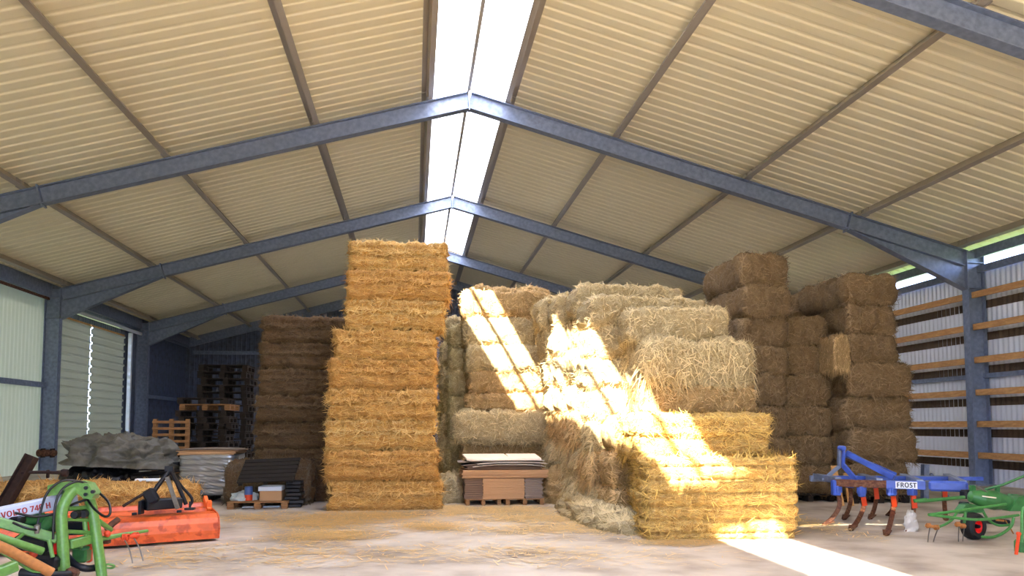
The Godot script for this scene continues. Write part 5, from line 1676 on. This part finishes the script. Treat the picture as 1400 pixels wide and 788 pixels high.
	bale("hay", "hay_old", 4, Vector3(5.65, 1.080, -13.25), 90.3, Vector3(1.66, 0.510, 0.70), "brown hay bale in the tall stack behind the front bales, third up", "tall brown stack")
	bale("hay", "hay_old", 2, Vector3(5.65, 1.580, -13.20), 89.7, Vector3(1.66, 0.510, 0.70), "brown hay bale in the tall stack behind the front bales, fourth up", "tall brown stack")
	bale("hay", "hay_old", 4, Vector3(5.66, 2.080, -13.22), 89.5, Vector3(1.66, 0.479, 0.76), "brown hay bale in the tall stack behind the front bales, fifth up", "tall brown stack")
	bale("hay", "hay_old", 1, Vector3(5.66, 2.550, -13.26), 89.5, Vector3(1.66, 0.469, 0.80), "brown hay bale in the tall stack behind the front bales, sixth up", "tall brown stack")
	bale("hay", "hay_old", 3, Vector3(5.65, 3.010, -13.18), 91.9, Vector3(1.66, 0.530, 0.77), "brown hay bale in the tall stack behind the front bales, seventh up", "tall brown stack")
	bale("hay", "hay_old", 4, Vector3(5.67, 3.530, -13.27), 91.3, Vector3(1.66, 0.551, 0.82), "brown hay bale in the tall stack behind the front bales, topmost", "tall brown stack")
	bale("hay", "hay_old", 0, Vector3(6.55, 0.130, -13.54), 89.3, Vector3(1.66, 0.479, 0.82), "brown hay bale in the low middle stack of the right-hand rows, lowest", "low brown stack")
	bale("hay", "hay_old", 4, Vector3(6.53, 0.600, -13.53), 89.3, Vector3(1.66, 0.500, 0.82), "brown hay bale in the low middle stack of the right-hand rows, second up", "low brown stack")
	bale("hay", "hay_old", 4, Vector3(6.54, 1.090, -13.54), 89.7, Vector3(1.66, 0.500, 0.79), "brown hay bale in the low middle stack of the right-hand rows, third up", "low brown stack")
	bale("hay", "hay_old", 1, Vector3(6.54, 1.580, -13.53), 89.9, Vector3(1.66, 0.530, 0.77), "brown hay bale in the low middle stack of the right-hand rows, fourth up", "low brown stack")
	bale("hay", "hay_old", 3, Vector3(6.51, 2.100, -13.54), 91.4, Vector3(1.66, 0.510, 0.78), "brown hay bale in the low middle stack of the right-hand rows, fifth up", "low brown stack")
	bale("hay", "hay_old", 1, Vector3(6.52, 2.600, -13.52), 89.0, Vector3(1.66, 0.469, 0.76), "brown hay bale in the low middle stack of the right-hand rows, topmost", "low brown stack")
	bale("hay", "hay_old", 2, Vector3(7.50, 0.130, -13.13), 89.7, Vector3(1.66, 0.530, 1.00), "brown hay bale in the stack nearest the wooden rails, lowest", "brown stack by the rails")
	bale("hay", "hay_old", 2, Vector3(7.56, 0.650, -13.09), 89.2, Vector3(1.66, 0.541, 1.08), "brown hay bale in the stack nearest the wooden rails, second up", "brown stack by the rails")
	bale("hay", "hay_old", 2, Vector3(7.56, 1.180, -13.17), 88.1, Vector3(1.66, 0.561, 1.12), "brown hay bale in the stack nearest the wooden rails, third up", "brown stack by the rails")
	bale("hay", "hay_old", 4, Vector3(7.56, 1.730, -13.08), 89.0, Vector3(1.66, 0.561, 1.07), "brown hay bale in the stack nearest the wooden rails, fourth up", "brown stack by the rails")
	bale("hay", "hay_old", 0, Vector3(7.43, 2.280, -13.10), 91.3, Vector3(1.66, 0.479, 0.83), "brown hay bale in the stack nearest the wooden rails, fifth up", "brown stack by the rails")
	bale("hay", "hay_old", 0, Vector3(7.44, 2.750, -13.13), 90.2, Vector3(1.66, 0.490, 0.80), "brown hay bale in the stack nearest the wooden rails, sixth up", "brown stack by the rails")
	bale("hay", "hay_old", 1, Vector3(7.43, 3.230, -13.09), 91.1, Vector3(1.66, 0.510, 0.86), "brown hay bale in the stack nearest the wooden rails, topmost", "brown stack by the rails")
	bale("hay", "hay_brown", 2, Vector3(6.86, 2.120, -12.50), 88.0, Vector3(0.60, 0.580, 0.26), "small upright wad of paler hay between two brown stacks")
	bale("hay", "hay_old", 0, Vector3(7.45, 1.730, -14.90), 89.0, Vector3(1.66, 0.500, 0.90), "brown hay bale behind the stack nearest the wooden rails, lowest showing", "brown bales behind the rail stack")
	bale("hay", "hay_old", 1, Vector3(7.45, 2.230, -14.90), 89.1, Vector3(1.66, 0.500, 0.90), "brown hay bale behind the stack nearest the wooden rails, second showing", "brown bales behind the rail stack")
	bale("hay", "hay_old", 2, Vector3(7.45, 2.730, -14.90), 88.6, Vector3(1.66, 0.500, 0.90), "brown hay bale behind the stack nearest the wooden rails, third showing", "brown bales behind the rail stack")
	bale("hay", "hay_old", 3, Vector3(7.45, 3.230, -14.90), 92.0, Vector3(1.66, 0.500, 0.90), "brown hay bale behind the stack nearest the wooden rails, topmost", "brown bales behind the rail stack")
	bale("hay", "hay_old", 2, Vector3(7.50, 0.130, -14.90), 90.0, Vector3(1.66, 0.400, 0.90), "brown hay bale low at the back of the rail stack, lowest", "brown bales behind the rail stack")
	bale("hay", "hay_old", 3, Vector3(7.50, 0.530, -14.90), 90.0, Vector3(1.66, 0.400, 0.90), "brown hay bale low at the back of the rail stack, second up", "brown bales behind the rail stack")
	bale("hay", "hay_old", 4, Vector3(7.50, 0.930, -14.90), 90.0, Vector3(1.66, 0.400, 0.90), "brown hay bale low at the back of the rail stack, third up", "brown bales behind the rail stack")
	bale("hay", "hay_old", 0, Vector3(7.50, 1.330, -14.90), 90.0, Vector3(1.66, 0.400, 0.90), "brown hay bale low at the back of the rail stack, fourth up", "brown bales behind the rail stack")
	bale("straw", "straw", 1, Vector3(-3.42, 0.000, -10.10), 0.0, Vector3(1.48, 0.550, 1.00), "straw bale lying behind the orange mower, right of two in a row", "low straw row")
	bale("straw", "straw", 4, Vector3(-5.00, 0.000, -10.10), 1.0, Vector3(1.66, 0.550, 1.00), "straw bale lying at the left edge behind the white boom", "low straw row")
	pallet(0.8, 1.6, 0.125, M.pallet_dark, Vector3(5.66, 0, -13.23), 0, "dark pallet under the tall brown stack behind the front bales", "pallets under the brown stacks")
	pallet(0.84, 1.6, 0.125, M.pallet_dark, Vector3(6.52, 0, -13.53), 0, "dark pallet under the low middle stack of brown hay", "pallets under the brown stacks")
	pallet(1.0, 1.6, 0.125, M.pallet_dark, Vector3(7.52, 0, -13.13), 0, "dark pallet under the brown stack nearest the wooden rails", "pallets under the brown stacks")
	pallet(0.95, 1.6, 0.125, M.pallet_dark, Vector3(7.48, 0, -14.9), 0, "dark pallet under the brown bales behind the rail stack", "pallets under the brown stacks")

func build_litter() -> void:
	litter("straw_litter", "golden straw scattered over the floor before the tall straw stack", [
		[-0.67, -11.45, 1.23, 0.75, 3400],
		[-1.15, -10.62, 0.72, 0.69, 2000],
		[-0.98, -9.43, 0.59, 0.51, 1700],
		[0.22, -10.18, 0.46, 0.51, 1000],
		[-1.16, -8.16, 0.54, 0.75, 450],
		[-2.31, -8.16, 0.62, 0.94, 500],
		[-0.25, -8.02, 0.78, 0.80, 250],
		[-2.21, -11.45, 0.52, 0.75, 500],
	], M.strands_straw)
	litter("hay_litter", "pale hay scattered over the floor before the middle and right stacks", [
		[0.59, -12.14, 0.22, 0.74, 1500],
		[1.39, -11.94, 0.80, 0.71, 2600],
		[1.51, -10.89, 0.78, 0.51, 1500],
		[2.40, -10.45, 0.60, 1.34, 4200],
		[1.52, -9.74, 1.04, 0.64, 1300],
		[2.84, -8.45, 0.46, 0.25, 900],
		[1.03, -8.02, 1.07, 0.80, 500],
		[5.01, -9.93, 0.38, 1.39, 700],
		[1.89, -7.46, 1.00, 0.59, 200],
	], M.strands_hay)
	hay_mound("loose_hay_heap", "loose pale hay slumped along the foot of the stepped hay stack", Vector3(2.5, 0, -10.9), Vector3(0.8, 0.22, 3.4), 5, 9000, "hay")
	hay_mound("loose_hay_wisp", "low heap of loose hay left of the cardboard stack", Vector3(0.63, 0, -13.6), Vector3(0.7, 0.4, 0.8), 9, 2500, "hay")
	hay_mound("loose_hay_wisp", "small heap of loose hay right of the cardboard stack", Vector3(2.35, 0, -13.2), Vector3(0.6, 0.5, 0.8), 13, 2500, "hay_brown")

func _ready() -> void:
	rng.seed = 20240611
	seed(7)
	# camera
	var cam := Camera3D.new()
	cam.name = "camera"
	cam.position = Vector3(0, 1.25, 0)
	cam.near = 0.1
	cam.far = 400.0
	cam.projection = Camera3D.PROJECTION_FRUSTUM
	cam.keep_aspect = Camera3D.KEEP_HEIGHT
	cam.size = 788.0 / 1100.0 * cam.near
	cam.frustum_offset = Vector2(0, (506.8 - 394.0) / 1100.0 * cam.near)
	add_child(cam)
	cam.look_at(cam.position + Vector3(sin(0.1204) * cos(0.069), sin(0.069), -cos(0.1204) * cos(0.069)))
	cam.current = true
	# sky, sun, exposure
	var sky_mat := ProceduralSkyMaterial.new()
	sky_mat.sky_top_color = Color(0.45, 0.62, 0.95)
	sky_mat.sky_horizon_color = Color(0.85, 0.9, 1.0)
	sky_mat.sky_energy_multiplier = 1.6
	sky_mat.ground_bottom_color = Color(0.3, 0.34, 0.2)
	sky_mat.ground_horizon_color = Color(0.7, 0.75, 0.75)
	var sky := Sky.new()
	sky.sky_material = sky_mat
	var env := Environment.new()
	env.background_mode = Environment.BG_SKY
	env.sky = sky
	env.tonemap_mode = Environment.TONE_MAPPER_LINEAR
	env.tonemap_exposure = 4.2
	env.sdfgi_enabled = true
	env.ssao_enabled = true
	env.ssil_enabled = true
	var we := WorldEnvironment.new()
	we.name = "world_environment"
	we.environment = env
	add_child(we)
	var sun := DirectionalLight3D.new()
	sun.name = "sun"
	sun.light_color = Color(1.0, 0.97, 0.91)
	sun.light_energy = 7.0
	sun.light_angular_distance = 0.53
	sun.shadow_enabled = true
	sun.sky_mode = DirectionalLight3D.SKY_MODE_LIGHT_ONLY
	add_child(sun)
	sun.look_at_from_position(Vector3.ZERO, Vector3(0.56, -1.0, -0.985))
	lump.seed = 3
	lump.frequency = 0.7
	lump.fractal_octaves = 3
	fine.seed = 4
	fine.frequency = 0.8
	fine.fractal_octaves = 3
	make_materials()
	build_ground()
	build_frames()
	build_roof()
	build_rooflights()
	build_walls()
	build_bales()
	build_mower()
	build_left_tedder()
	build_cultivator()
	build_right_tedder()
	build_goods()
	build_litter()
